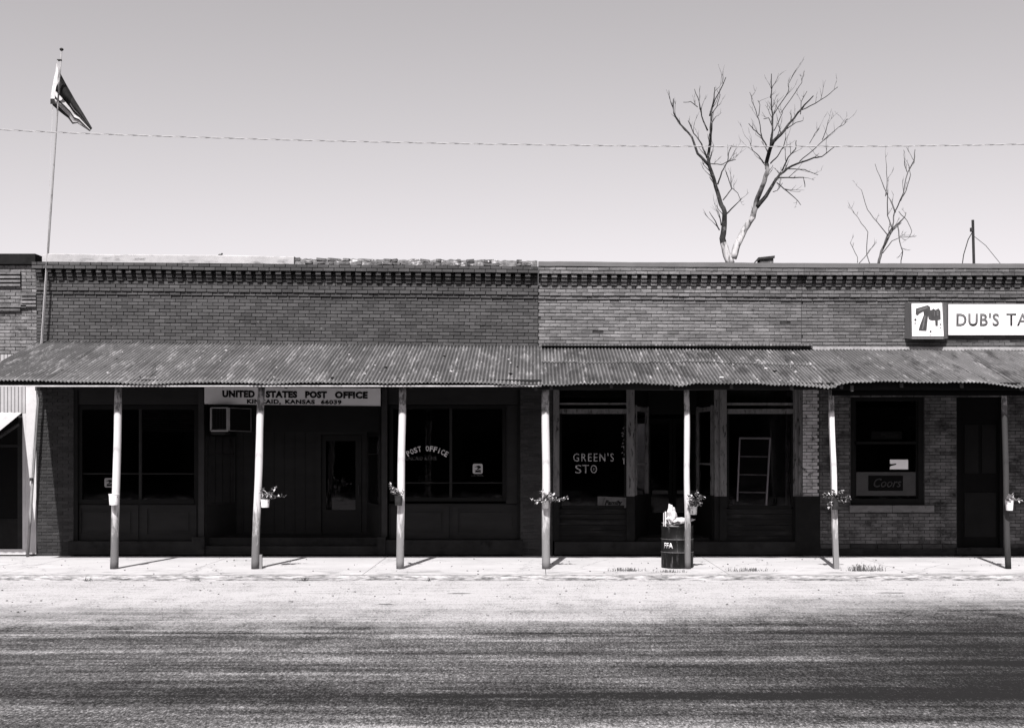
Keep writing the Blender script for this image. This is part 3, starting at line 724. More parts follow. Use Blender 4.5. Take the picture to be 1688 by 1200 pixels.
MB().box(X(-58, EY), X(893, EY), EY + .05, EY + .08, Z(635.1, EY + .06), Z(630, EY + .06) - .03).build('fascia_shadow_strip', black, aw)  # black strip stands in for the sheets' shadow on the upper fascia
MB().box(X(-56, EY), X(893, EY), WY - 2.8, WY - 2.7, 3.24, 3.34).build('beam', wood_dark, aw)
raft = M('bare rafter', .06, var=.3, scale=4)
def rafters(par, xs, z_top, z_bot):
    for xx in xs:
        mb = MB(); n = len(mb.v)
        for (t, zz) in ((0, z_top(xx)), (2.92, z_bot(xx) + .05)):
            for sx_ in (-.025, .025):
                mb.v.append((xx + sx_, WY - t, zz - .13)); mb.v.append((xx + sx_, WY - t, zz - .025))
        for q in ((0, 1, 3, 2), (4, 6, 7, 5), (0, 4, 5, 1), (2, 3, 7, 6), (0, 2, 6, 4), (1, 5, 7, 3)): mb.f.append(q); mb.m.append(0)
        mb.build('rafter', raft, par)
rafters(aw, [awL + .06 + i * 1.09 for i in range(10)], topf, ev)
MB().box(X(68), X(76), WY - .3, WY - .02, Z(645), Z(636)).build('bracket', raft, aw)
# store awning
aw2 = thing('corrugated_awning', (X(1110), WY, 0), 'rusty streaked corrugated awning in front of the store, its edge dipping at each end', 'awning', 'corrugated awnings over the sidewalk')
top2 = interp([(X(887), Z(572.5)), (X(1340), Z(577))])
ev2 = eave([(880, 634), (905, 634.5), (1000, 632), (1045, 631), (1100, 634), (1122, 637), (1150, 632), (1290, 634), (1340, 637), (1365, 640.5), (1380, 637)])
a0, a1 = X(887) + .12, X(1362, EY)
x = awR + .01; k = 0
def b1(x): return 1.42 + .18 * noise.noise((x * .8, 0, 3))
while x < a1 + .1:
    x2 = min(x + .0665 * 10, a1 + .12)
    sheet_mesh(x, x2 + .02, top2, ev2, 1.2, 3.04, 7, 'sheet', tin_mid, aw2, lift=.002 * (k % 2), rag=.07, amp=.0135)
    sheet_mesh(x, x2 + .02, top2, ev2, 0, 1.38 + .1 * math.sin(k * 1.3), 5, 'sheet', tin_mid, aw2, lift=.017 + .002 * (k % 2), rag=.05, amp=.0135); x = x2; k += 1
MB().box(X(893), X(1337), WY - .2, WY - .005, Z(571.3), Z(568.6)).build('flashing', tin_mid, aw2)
MB().box(a0 - .1, a1, WY - 2.84, WY - 2.74, 3.16, 3.28).build('beam', wood_dark, aw2)
rafters(aw2, [a0 + .1 + i * 1.05 for i in range(6)], top2, ev2)
# tavern awning
aw3 = thing('corrugated_awning', (X(1520), WY, 0), 'pale patched corrugated awning with dark lap seams and a wavy edge, under the white signs', 'awning', 'corrugated awnings over the sidewalk')
top3 = interp([(X(1340), Z(575.5)), (X(1800), Z(577))])
ev3 = eave([(1355, 641), (1375, 640), (1384, 634), (1400, 631.5), (1450, 630.5), (1500, 631), (1600, 631.5), (1640, 634), (1680, 639.5), (1690, 636), (1760, 633), (1800, 633)])
x = a1 + .125; k = 0
while x < 12:
    x2 = x + .0665 * 10
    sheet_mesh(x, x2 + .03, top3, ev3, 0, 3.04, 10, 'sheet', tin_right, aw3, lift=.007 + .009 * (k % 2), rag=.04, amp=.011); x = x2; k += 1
# pale flashing at the top of the sheets
MB().prism([(X(1338), Z(578)), (X(1338), Z(572)), (11.9, Z(574)), (11.9, Z(580))], WY - .09, WY - .005).build('flashing', tin_white if False else M('pale flashing', .3, var=.3, scale=5), aw3)
MB().box(a1 + .06, 12.1, WY - 2.86, WY - 2.76, 3.16, 3.28).build('beam', wood_dark2, aw3)
rafters(aw3, [a1 + .3 + i * 1.05 for i in range(5)], top3, ev3)
part('fascia', black, aw3, (1372, 636, 1800, 652, EY + .35, .04))
# neighbour's own white canopy
cn = thing('corrugated_awning', (X(10), WY, 0), 'small white metal canopy on the neighboring building at the left edge', 'awning', 'corrugated awnings over the sidewalk')
cz = interp([(-20, Z(681)), (0, Z(681))]); cb = interp([(-20, 2.12), (0, 2.12)])
mb = MB(); n = 200; x0, x1 = -15, X(36.5); pit = .155
for j in range(6):
    for i in range(n + 1):
        u = j / 5; xr_ = x1 + .03 * u
        xx = x0 + (xr_ - x0) * i / n; z = Z(681) * (1 - u) + 2.2 * u + .02 * abs(((xx / pit) % 1) * 2 - 1)
        mb.v.append((xx, WY - .04 - 1.75 * u, z))
for j in range(5):
    for i in range(n): a = j * (n + 1) + i; mb.f.append((a, a + n + 1, a + n + 2, a + 1)); mb.m.append(0)
o = mb.build('sheet', tin_white, cn); s_ = o.modifiers.new('t', 'SOLIDIFY'); s_.thickness = .003
MB().obox((x1 - .05, WY - .9, 2.35), (.04, 1.75, .05), Matrix.Rotation(.3, 3, 'X')).build('rafter', raft, cn)

# ------------------------------------------------------------------ posts (parts of the awnings)
PY = 21.42
def post(par, pxt, pxb, wpx, mat, square=False, ybot=937.5, pyt=636, label=None):
    t = P(pxt, pyt, PY); b = P(pxb, ybot, PY); t.z = min(t.z, 3.26); b.z = 0
    mb = MB(); r = wpx / 2 * PY / F
    N = 24; pts = []; rad = []
    for i in range(N + 1):
        u = i / N; p = b.lerp(t, u); p.x += noise.noise((pxt * .1, u * 3, 0)) * .012; p.y += noise.noise((pxt * .1, u * 3, 5)) * .01
        pts.append(p); rad.append(r * (1.06 - .1 * u + .05 * noise.noise((pxt, u * 6, 0))) * (1.22 if square else 1))
    mb.tube(pts, rad, 4 if square else 14)
    if square:                                    # turn the square section to face the street
        q = []
        for i, v in enumerate(mb.v):
            c = pts[i // 4]; d = Vector(v) - c; d = Matrix.Rotation(math.radians(45), 3, 'Z') @ d; q.append(tuple(c + d))
        mb.v = q
    o = mb.build('post', mat, par, smooth=not square, label=label, bevel=.006 if square else 0)
    return o, (b, t)
posts = [post(aw, 195.5, 188.5, 12.3, post_white), post(aw, 431, 420.5, 12.3, post_white), post(aw, 663.5, 659.5, 12.2, post_worn), post(aw, 899.5, 900.5, 13, post_worn),
         post(aw2, 1131.5, 1134, 9.6, post_white), post(aw3, 1369.5, 1378.5, 9.6, post_worn, True), post(aw3, 1655, 1662, 9.2, post_black, label='dark unpainted post')]
def at_post(i, py):
    b, t = posts[i][1]; z = Z(py, PY); u = z / t.z; return b.lerp(t, u)
stub = thing('wooden_stake', P(430, 936, PY), 'short pale stake standing beside the foot of the second post from the left', 'stake')
MB().box(X(427.5, PY), X(432, PY), PY - .01, PY + .04, 0, Z(914, PY)).build('stake_body', post_worn, stub, bevel=.004)

# ------------------------------------------------------------------ tins with plants on the posts
def leaf_mesh(mb, p, d, L, wd, up=Vector((0, 0, 1))):
    d = d.normalized(); s = d.cross(up)
    s = s.normalized() if s.length > .01 else Vector((1, 0, 0)); n = s.cross(d)
    k = len(mb.v)
    for v in (p, p + d * L * .45 + s * wd * .5 + n * L * .08, p + d * L - n * L * .1, p + d * L * .45 - s * wd * .5 + n * L * .08): mb.v.append(tuple(v))
    mb.f.append((k, k + 1, k + 2, k + 3)); mb.m.append(mb.cur)
def tin(i, px, py0, py1, wpx, mat, label, plant=None, lm=(leaf_pale, leaf_dark), seed=0, n=10, taper=.86, bail=False):
    rr = random.Random(seed); y = PY - .14
    base_ = P(px, py1, y); t = thing('flower_tin', base_, label, 'planter', 'tins hung on the awning posts')
    h = (py1 - py0) * y / F; r = wpx / 2 * y / F
    mb = MB(); K = 20
    for (rr_, zz) in ((r * (taper if taper < 1 else 1), 0), (r, h), (r * 1.05, h), (r * 1.05, h + .012), (r * .92, h + .012), (r * .9, h - .03)):
        for j in range(K):
            a = 2 * math.pi * j / K; mb.v.append((base_.x + rr_ * (1 / taper if (taper > 1 and zz == 0) else 1) * math.cos(a), base_.y + rr_ * math.sin(a), base_.z + zz))
    for s in range(5):
        for j in range(K): a = s * K + j; b = s * K + (j + 1) % K; mb.f.append((a, b, b + K, a + K)); mb.m.append(0)
    mb.f.append(tuple(range(K - 1, -1, -1))); mb.m.append(0)
    mb.build('tin_body', mat, t, smooth=False)
    mb = MB(); mb.tube([(base_.x + r * .88 * math.cos(2 * math.pi * j / 8), base_.y + r * .88 * math.sin(2 * math.pi * j / 8), base_.z + h - .02) for j in range(9)], .012, 4); 
    MB().box(base_.x - r * .85, base_.x + r * .85, base_.y - r * .6, base_.y + r * .6, base_.z + h - .05, base_.z + h - .028).build('soil', soil, t)
    pp = at_post(i, (py0 + py1) / 2)
    MB().tube([(base_.x + r * .2, base_.y + r, base_.z + h * .6), pp + Vector((0, -.02, 0))], .008, 5).build('bracket', steel_dark, t)
    if plant:
        stm = MB(); lf = MB()
        for (dx, dz, ln) in [(a, b, c * 1.25) for a, b, c in plant] + [(a * .7 + rr.uniform(-.3, .3), b + .2, c * .8) for a, b, c in plant]:
            p = base_ + Vector((rr.uniform(-r, r) * .4, 0, h)); d = Vector((dx, rr.uniform(-.5, .3), dz)).normalized(); pts = [p]; sg = 6
            for s in range(sg):
                d = (d + Vector((rr.uniform(-.35, .35), rr.uniform(-.3, .3), rr.uniform(-.3, .2)))).normalized(); p = p + d * ln / sg; pts.append(p)
                for q in range(4):
                    ld = (d * .3 + Vector((rr.uniform(-1, 1), rr.uniform(-1, .6), rr.uniform(-.7, .9)))).normalized()
                    lf.cur = 0 if rr.random() < .6 else 1
                    leaf_mesh(lf, p, ld, rr.uniform(.04, .075), rr.uniform(.028, .05))
            stm.tube(pts, [.005 - .0006 * s for s in range(sg + 1)], 4)
        stm.build('stem', twig_grey, t); lf.build('leaves', list(lm), t)
    return t
tin(0, 188, 815, 832, 17, can_white, 'empty white tin hung on the leftmost post', taper=1.2)
tin(1, 437, 824, 836, 14.5, can_white, 'white tin with a straggling plant leaning right from the second post', [(.6, .5, .2), (.1, 1, .17), (.9, .35, .28), (-.3, .9, .15), (.4, .8, .22)], seed=3)
tin(2, 657, 818, 833, 13, can_dark, 'dark tin with sprigs to its left, on the third post from the left', [(-.9, .4, .2), (-.5, .8, .2), (-.2, 1, .17), (.1, .8, .12)], seed=5)
tin(3, 900, 826, 838, 12.5, can_grey, 'tin with a leafy plant arching out both sides of the thickest post', [(-1, .3, .2), (1, .15, .24), (.5, .4, .18), (-.3, .7, .14), (.9, .3, .28)], seed=8)
tin(4, 1143, 836, 848, 13, can_grey, 'grey tin with a bushy plant beside the post over the oil drum', [(0, 1, .2), (.5, .8, .2), (-.4, .8, .18), (.3, 1, .26), (.7, .4, .14)], seed=11)
tin(5, 1377, 822, 840, 12, can_dark, 'dark tin with a drooping plant on the square white post', [(-1, .3, .2), (1, .3, .22), (-.5, .9, .18), (.5, .9, .18), (-.8, -.4, .16), (.8, -.3, .16)], lm=(leaf_dark, leaf_pale), seed=14)
tin(6, 1664, 826, 841, 13, can_white, 'white tin with a small pale plant on the dark rightmost post', [(.4, .9, .13), (.7, .5, .13), (0, 1, .1)], lm=(leaf_pale, leaf_pale), seed=17, taper=1.25)

# ------------------------------------------------------------------ lettering helper
def text_mesh(body, box, y, mat, parent, name='lettering', bold=0., depth=.004, shear=0, spacing=1., bend=None, stretch=True, label=None, rot=0):
    """flat lettering whose outline fits the px box (px0, py0, px1, py1) at distance y"""
    cu = bpy.data.curves.new(name, 'FONT'); cu.body = body; cu.offset = bold; cu.shear = shear; cu.space_character = spacing; cu.extrude = 0; cu.resolution_u = 3
    tmp = bpy.data.objects.new('tmp', cu); C.objects.link(tmp)
    dg = bpy.context.evaluated_depsgraph_get(); dg.update()
    me = bpy.data.meshes.new_from_object(tmp.evaluated_get(dg)); bpy.data.objects.remove(tmp)
    xs = [v.co.x for v in me.vertices]; ys = [v.co.y for v in me.vertices]
    x0, x1, y0, y1 = min(xs), max(xs), min(ys), max(ys)
    X0, X1, Z0, Z1 = X(box[0], y), X(box[2], y), Z(box[3], y), Z(box[1], y)
    sx_ = (X1 - X0) / (x1 - x0); sy_ = (Z1 - Z0) / (y1 - y0)
    L = wl(parent)
    for v in me.vertices:
        a = X0 + (v.co.x - x0) * sx_; b = Z0 + (v.co.y - y0) * sy_; yy = y
        if bend: a, yy, b = bend(a, y, b)
        v.co = Vector((a, yy, b)) - L
    me.materials.clear(); me.materials.append(mat)
    o = bpy.data.objects.new(name, me); C.objects.link(o); o.parent = parent; reg(o, L)
    s_ = o.modifiers.new('depth', 'SOLIDIFY'); s_.thickness = depth; s_.offset = 0
    if label: o['label'] = label
    return o
# post office sign
SY = WY - .1
sg = thing('post_office_sign', P(482, 655, SY), 'long white board sign with black UNITED STATES POST OFFICE lettering, over the entrance', 'sign')
MB().prism([(X(337, SY), Z(666.3, SY)), (X(337, SY), Z(638, SY)), (X(627, SY), Z(640, SY)), (X(627, SY), Z(669.5, SY))], SY, SY + .05).build('board', sign_grey, sg)
MB().prism([(X(336, SY), Z(668.5, SY)), (X(336, SY), Z(666.5, SY)), (X(628, SY), Z(669.7, SY)), (X(628, SY), Z(671.5, SY))], SY - .01, SY + .06).build('edge_strip', wood_dark2, sg)
tl = lambda k: (lambda a, yy, b: (a, yy, b - (a - X(370, SY)) * .0095))
for (wd, a, c) in (('UNITED', 366.5, 420), ('STATES', 438, 490), ('POST', 503, 539), ('OFFICE', 552, 606)):
    text_mesh(wd, (a, 643.5, c, 655), SY - .004, letter_black, sg, bold=.06, bend=tl(0), spacing=1.1)
for (wd, a, c) in (('KINCAID,', 407, 463), ('KANSAS', 470, 519), ('66039', 529, 563)):
    text_mesh(wd, (a, 657.6, c, 664.8 if wd[-1] != ',' else 666.2), SY - .004, letter_black, sg, bold=.045, bend=tl(0), spacing=1.1)
# air conditioner on the splayed side
acb = acp + acn * .0 + Vector((0, 0, 0)); dirx = Vector((acM[0][0], acM[1][0], 0)); acn_ = Vector((acM[0][1], acM[1][1], 0))
ac = thing('air_conditioner', (X(380), WY + .1, Z(708)), 'window air conditioner with a pale frame, jutting out below the left end of the sign', 'air conditioner')
def acbox(mb, px0, px1, py0, py1, y, d): return pbox(mb, px0, py0, px1, py1, y, d)
fx0, fx1 = X(347.5, 23.75), X(377, 23.75)
A = Vector((fx0, 23.78, 0)); B = Vector((fx1, 23.72, 0)); Cc = Vector((X(413, 24.12), 24.12, 0)); D = Vector((X(384, 24.3), 24.3, 0))
def acpanel(nm, p, q, ptop, pbot, mat, inset=0, th=.02, ref=(23.75, 23.75)):
    pass
za, zb_ = Z(709.5, 23.75), Z(672, 23.75); zc, zd = Z(711, 24.12), Z(673.5, 24.12)
mb = MB(); mb.v = [(*A.xy, za), (*B.xy, za), (*Cc.xy, zc), (*D.xy, zc), (*A.xy, zb_), (*B.xy, zb_), (*Cc.xy, zd), (*D.xy, zd)]
mb.f = [(0, 1, 2, 3), (7, 6, 5, 4), (0, 4, 5, 1), (1, 5, 6, 2), (2, 6, 7, 3), (3, 7, 4, 0)]; mb.m = [0] * 6
mb.build('casing', black, ac)
def bar3(mb, p, q, r=.018): mb.tube([p, q], r, 4)
mb = MB(); c = [Vector(v) for v in mb.v]
V = [Vector(v) for v in ((*A.xy, za), (*B.xy, za), (*Cc.xy, zc), (*A.xy, zb_), (*B.xy, zb_), (*Cc.xy, zd))]
for a, b, r_ in ((0, 1, .022), (3, 4, .014), (0, 3, .02), (1, 4, .035)): bar3(mb, V[a] + Vector((0, -.012, 0)), V[b] + Vector((0, -.012, 0)), r_)
mb.build('face_frame', ac_white, ac)
mb = MB()
for a, b in ((1, 2), (4, 5), (2, 5)): bar3(mb, V[a] + Vector((.01, -.01, 0)), V[b] + Vector((.01, -.01, 0)), .011)
mb.build('grille_frame', M('dull trim', .09), ac)
mb = MB()
for k in range(1, 6): p = V[0].lerp(V[1], k / 6); q = V[3].lerp(V[4], k / 6); bar3(mb, p + Vector((0, -.006, .02)), q + Vector((0, -.006, -.02)), .004)
mb.build('louver', wood_dark, ac)
MB().box(X(352), X(375), 23.82, 24.2, Z(716, 23.8), Z(712, 23.8)).build('bracket', wood_dark, ac)

# window lettering: POST OFFICE on an arc, KINCAID KANS below
GY = WY + .098
def arc_word(chars, parent, mat, cpx, cpy, rad, a0, a1, hpx, wpx, y):
    n = len(chars)
    for i, ch in enumerate(chars):
        if ch == ' ': continue
        a = math.radians(a0 + (a1 - a0) * i / (n - 1))
        px = cpx + rad * math.sin(a); py = cpy - rad * math.cos(a)
        c0 = Vector((X(px, y), Z(py, y))); ca, sa = math.cos(a), math.sin(a)
        def bend(u, yy, v, c0=c0, ca=ca, sa=sa):
            du, dv = u - c0.x, v - c0.y; return (c0.x + du * ca + dv * sa, yy, c0.y - du * sa + dv * ca)
        ww = wpx * (.3 if ch == 'I' else 1)
        text_mesh(ch, (px - ww / 2, py - hpx / 2, px + ww / 2, py + hpx / 2), y, mat, parent, name='letter', bold=.03, bend=bend, depth=.002)
lt = thing('window_lettering', P(695, 745, GY), 'arched white POST OFFICE lettering on the right post office window', 'lettering')
arc_word('POST OFFICE', lt, letter_white, 703.5, 800, 61, -30, 32, 9, 5.4, GY)
lt2 = thing('window_lettering', P(690, 755, GY), 'faint flaking KINCAID KANS line under the arched lettering', 'lettering')
for (wd, a, c) in (('KINCAID', 667, 697), ('KANS.', 700, 721)): text_mesh(wd, (a, 752, c, 758.5), GY, letter_faint, lt2, bold=.01, depth=.002)
def eagle(px, py, s, label, mt):
    t = thing('eagle_decal', P(px, py, GY), label, 'decal')
    mb = MB(); pts = []; r = s * .18
    for (cx, cy, a0) in ((s / 2 - r, -s / 2 + r, -90), (s / 2 - r, s / 2 - r, 0), (-s / 2 + r, s / 2 - r, 90), (-s / 2 + r, -s / 2 + r, 180)):
        for k in range(5):
            a = math.radians(a0 + k * 22.5); pts.append((X(px + cx + r * math.cos(a), GY), Z(py + cy * 1 - 0, GY) - 0 if False else Z(py - (cy + r * math.sin(a)), GY)))
    mb.prism(pts, GY - .003, GY); mb.build('decal_sheet', mt, t)
    q = lambda u, v: (X(px + u * s, GY), Z(py - v * s, GY))
    mb = MB()
    mb.prism([q(-.34, .14), q(-.1, .28), q(.12, .33), q(.3, .22), q(.32, .08), q(.14, .02), q(.05, -.07), q(.3, -.1), q(.28, -.2), q(-.12, -.06), q(.06, .08), q(-.12, .16)], GY - .006, GY - .003)
    mb.prism([q(-.28, -.36), q(-.22, -.12), q(.3, -.22), q(.34, -.36)], GY - .006, GY - .003)
    mb.build('eagle_mark', letter_black, t)
    return t
dw = M('white decal', .36, var=.1, bmp=0); dg_ = M('dull decal', .22, var=.15, bmp=0)
eagle(787.5, 772.5, 16.5, 'square white eagle decal on the right post office window', dw); eagle(180, 795.5, 15.5, 'square eagle decal in the lower left post office window, behind the leftmost post', dg_)
t = thing('decal_caption', P(787, 784, GY), 'tiny line of print under the right eagle decal', 'decal')
text_mesh('U.S. MAIL', (777, 782.3, 797, 785), GY, letter_faint, t, bold=.02, depth=.002)
# GREEN'S STO
GY2 = WY + .076
lt = thing('window_lettering', P(978, 760, GY2), "white GREEN'S STO lettering on the left store window", 'lettering')
gl_ = M('store window lettering', .3, var=.35, scale=20, bmp=0)
text_mesh("GREEN'S", (945, 746.5, 1012, 760.5), GY2, gl_, lt, bold=.004, depth=.002, spacing=1.25)
for ch, a, c in (('S', 948, 958.5), ('T', 960, 971), ('O', 973.5, 984)): text_mesh(ch, (a, 766, c, 780), GY2, gl_, lt, name='letter', bold=-.002, depth=.002)
mb = MB(); 
text_mesh('o', (977.7, 771, 980, 775), GY2 + .001, gl_, lt, name='letter', depth=.002)
def card(name, px0, py0, px1, py1, y, mat, label, cat, sk=0, th=.006):
    t = thing(name, P((px0 + px1) / 2, py1, y), label, cat)
    MB().prism([(X(px0, y), Z(py1, y)), (X(px0, y), Z(py0, y)), (X(px1, y), Z(py0 + sk, y)), (X(px1, y), Z(py1 + sk * .4, y))], y, y + th).build('card_board', mat, t); return t
t = card('window_card', 985, 818, 1033, 836, WY + .04, poster, 'pale advertising card with dark script, leaning in the left store window corner', 'card', 2)
text_mesh('Family', (997, 824.5, 1026, 834.5), WY + .034, letter_black, t, bold=.03, shear=.3, depth=.003)
text_mesh('/', (991, 820, 998, 834), WY + .034, ink_dark, t, name='stripe', depth=.003)
t = thing('hanging_garland', P(1030, 700, WY + .06), 'pale ragged strip hanging inside the right edge of the lettered store window', 'decoration')
mb = MB(); z0 = Z(702, WY + .06)
for k in range(34):
    p = Vector((X(1029.5 + R.uniform(-2.2, 2.2), WY + .06), WY + .06 + R.uniform(-.01, .01), z0 - R.random() * .72)); leaf_mesh(mb, p, Vector((R.uniform(-1, 1), 0, R.uniform(-1, .5))), R.uniform(.03, .07), .03, Vector((0, 1, 0)))
mb.build('strip', M('pale tinsel', .16, var=.6, scale=18, bmp=0), t)
part('tag', paper, t, (1028, 757, 1033.5, 765, WY + .05, .006))
bl = thing('window_blind', P(285, 690, WY + .25), 'dim slatted blind half drawn behind the left post office window', 'blind')
bm_ = M('blind slat', .03, bmp=0)
for k in range(12): part('slat', bm_, bl, (236, 676 + k * 3, 320, 677.6 + k * 3, WY + .25, .03))
bxo = card('cardboard_box', 1219, 824, 1249, 836, WY + .16, M('box card', .08), 'low cardboard box at the foot of the white rack in the store window', 'box', 0, .25)
MB().box(X(1219, WY + .16), X(1249, WY + .16), WY + .158, WY + .16, Z(829.5), Z(829)).build('flap_seam', black, bxo)
pl = thing('house_plant', P(1207, 834, WY + .2), 'dim plant in the left corner of the store window with the rack', 'plant')
mb = MB()
for k in range(46): leaf_mesh(mb, P(1207 + R.uniform(-6, 6), 812 + R.uniform(-8, 12), WY + .2) + Vector((0, R.uniform(-.05, .05), 0)), Vector((R.uniform(-1, 1), R.uniform(-1, 0), R.uniform(-.4, 1))), .06, .04)
mb.build('leaves', M('dim leaf', .09, var=.5, scale=20, bmp=0), pl)
MB().tube([P(1207, 836, WY + .2), P(1207, 822, WY + .2)], [.05, .07], 10).build('pot', M('pot clay', .05), pl)
# leaning rack in the right store window
rk = thing('white_rack', P(1243, 832, WY + .3), 'white tubular rack with three rungs, leaning inside the right store window', 'rack')
rm = M('rack paint', 1.0, var=.1)
ry = WY + .1 + .03
q = lambda px, py: P(px, py, ry)
mb = MB(); mb.tube([q(1219.5, 722), q(1215.5, 826)], .018, 6).tube([q(1269.5, 722.5), q(1263, 836)], .018, 6); mb.build('upright', rm, rk)
MB().tube([q(1219.5, 722), q(1269.5, 722.5)], .02, 6).build('top_rail', rm, rk)
for (a, b_) in ((1218.5, 752), (1217.5, 782), (1216.5, 811)): MB().tube([q(a, b_), q(a + 48, b_ + 1)], .013, 6).build('rung', M('rung paint', .4) if b_ == 752 else bpy.data.materials['rung paint'], rk)
mb = MB(); 
mb.quad(q(1219.5, 722) + Vector((0, .03, 0)), q(1215.5, 826) + Vector((0, .03, 0)), q(1263, 836) + Vector((0, .03, 0)), q(1269.5, 722.5) + Vector((0, .03, 0))); mb.build('backing_sheet', wood_dark, rk)
# tavern window contents
tg = WY + .072
t = card('beer_sign', 1411.5, 778, 1509.5, 817, tg, M('beer sign panel', .06, var=.12, bmp=0), 'grey panel with a dark plate and pale script, at the foot of the tavern window', 'sign')
MB().box(X(1433), X(1490), tg - .012, tg - .001, Z(809), Z(784)).build('plate', black, t)
text_mesh('Coors', (1440, 788, 1486, 803), tg - .015, M('script paint', .04, bmp=0), t, bold=.012, shear=.35, depth=.003)
t = card('daylight_card', 1467, 757.5, 1497, 773.5, tg, M('daylight white', .9, var=.03, bmp=0), 'small white card with a black mark, standing in for daylight seen through the tavern', 'card')  # white card stands in for daylight through a rear window
MB().prism([(X(1468), Z(763)), (X(1470), Z(765)), (X(1479), Z(764)), (X(1479), Z(766)), (X(1470), Z(768)), (X(1468), Z(771))], tg - .004, tg - .001).build('mark', letter_black, t)
t = card('small_sign', 1436, 711, 1487, 724, WY + .074, black, 'dark narrow sign high in the tavern window', 'sign'); text_mesh('Miller', (1453, 713, 1482, 721), WY + .07, M('dim script', .015, bmp=0), t, depth=.003)

# ------------------------------------------------------------------ signs on the tavern parapet
u7 = thing('soda_sign', P(1528, 556, WY), 'square white soda sign box with a dark 7up, left of the long sign', 'sign')
bx = (X(1491), X(1563)); f_ = .28; fy = WY - f_
fr = (X(1503, fy), X(1555, fy)); zt, zb_ = Z(499.5, fy), Z(559, fy)
mb = MB(); zT, zB = Z(499), Z(558)
mb.v = [(bx[0], WY - .02, zB), (bx[1], WY - .02, zB), (fr[1], fy, zb_), (fr[0], fy, zb_), (bx[0], WY - .02, zT), (bx[1], WY - .02, zT), (fr[1], fy, zt), (fr[0], fy, zt)]
mb.f = [(0, 1, 2, 3), (7, 6, 5, 4), (3, 2, 6, 7), (0, 3, 7, 4), (2, 1, 5, 6), (1, 0, 4, 5)]; mb.m = [0] * 6
mb.build('case', sign_side, u7)
MB().prism([(X(1503.3, fy), Z(554.5, fy)), (X(1502.3, fy), Z(500.5, fy)), (X(1552.5, fy), Z(499.5, fy)), (X(1555.3, fy), Z(554.5, fy))], fy - .012, fy - .001).build('face', sign_white, u7)
ssx = lambda zx, zy: (X(1480 + zx / 8.115, fy), Z(480 + zy / 8.115, fy))
def poly(pts, y0, y1, nm, mt, par): mb = MB(); mb.prism([ssx(*p) for p in pts], y0, y1); return mb.build(nm, mt, par)
poly([(240, 235), (395, 190), (430, 215), (430, 270), (400, 330), (380, 530), (275, 525), (295, 450), (345, 320), (340, 270), (285, 300), (262, 325), (235, 310)], fy - .02, fy - .013, 'numeral_seven', ink_dark, u7)
poly([(395, 270), (455, 250), (470, 235), (500, 255), (540, 232), (565, 270), (568, 375), (530, 385), (530, 462), (500, 460), (495, 385), (450, 390), (410, 370), (400, 320)], fy - .024, fy - .0135, 'word_up', ink_dark, u7)
poly([(480, 275), (490, 275), (490, 340), (480, 340)], fy - .026, fy - .0245, 'highlight', ink, u7); poly([(515, 270), (540, 275), (542, 330), (515, 335)], fy - .026, fy - .0245, 'highlight', ink, u7)
poly([(250, 250), (385, 212), (400, 225), (350, 245), (262, 275)], fy - .022, fy - .0205, 'highlight', ink, u7); poly([(350, 330), (370, 330), (335, 515), (315, 512)], fy - .022, fy - .0205, 'highlight', ink, u7)
for (zx, zy, r_) in ((232, 383, 15), (228, 430, 9), (435, 540, 13), (570, 445, 10), (568, 487, 7), (566, 525, 4), (428, 588, 6)):
    poly([(zx + r_ * math.cos(math.radians(a)), zy + r_ * math.sin(math.radians(a))) for a in range(0, 360, 40)], fy - .02, fy - .013, 'bubble', ink_dark, u7)
ts = thing('tavern_sign', P(1625, 553, WY), "long white board sign reading DUB'S TAVERN in grey letters", 'sign')
ty = WY - .09
MB().box(X(1562, ty) + .006, 11.3, ty, WY - .02, Z(553, ty), Z(501, ty)).build('board', sign_side, ts)
MB().box(X(1562.5, ty) + .01, 11.29, ty - .006, ty - .001, Z(552.4, ty), Z(501.8, ty)).build('face', sign_white, ts)
text_mesh("DUB'S", (1576.5, 516, 1647, 538), ty - .008, ink, ts, bold=.028, spacing=1.12, depth=.002); text_mesh('TAVERN', (1659, 516.5, 1767, 537.5), ty - .008, ink, ts, bold=.014, spacing=1.12, depth=.002)
mb = MB(); mb.box(X(1700), X(1702), ty - .003, WY - .01, Z(553), Z(560)); 

# ------------------------------------------------------------------ oil drum and rubbish
dy = 21.68; dc = P(1116.5, 936, dy); dc.z = 0; dr = .285; dh = Z(867, dy - dr)
dr_o = thing('oil_drum', dc, 'dark dented oil drum used as a litter bin, behind the fifth post', 'barrel')
mb = MB(); K = 40
prof = [(.97, 0), (1.0, .01), (1, .02), (1, dh * .355), (1.035, dh * .37), (1.035, dh * .385), (1, dh * .40), (1, dh * .66), (1.035, dh * .675), (1.035, dh * .69), (1, dh * .705), (1, dh - .02), (1.03, dh - .012), (1.03, dh), (.97, dh), (.96, dh - .3)]
for (rr_, zz) in prof:
    for j in range(K):
        a = 2 * math.pi * j / K; dn = 1 + .018 * noise.noise((math.cos(a) * 1.5, math.sin(a) * 1.5, zz * 3))
        mb.v.append((dc.x + dr * rr_ * dn * math.cos(a), dc.y + dr * rr_ * dn * math.sin(a), zz + (.012 * math.sin(a + 1) if zz > dh - .03 else 0)))
for s in range(len(prof) - 1):
    for j in range(K):
        a = s * K + j; b = s * K + (j + 1) % K; mb.f.append((a, b, b + K, a + K)); mb.m.append(1 if s in (4, 8) else 0)
mb.f.append(tuple((len(prof) - 1) * K + j for j in range(K))); mb.m.append(0)
hoop_m = M('worn drum hoop', .12, var=.4, scale=15, rough=.5)
o = mb.build('drum_body', [drum_m, hoop_m], dr_o, smooth=True)
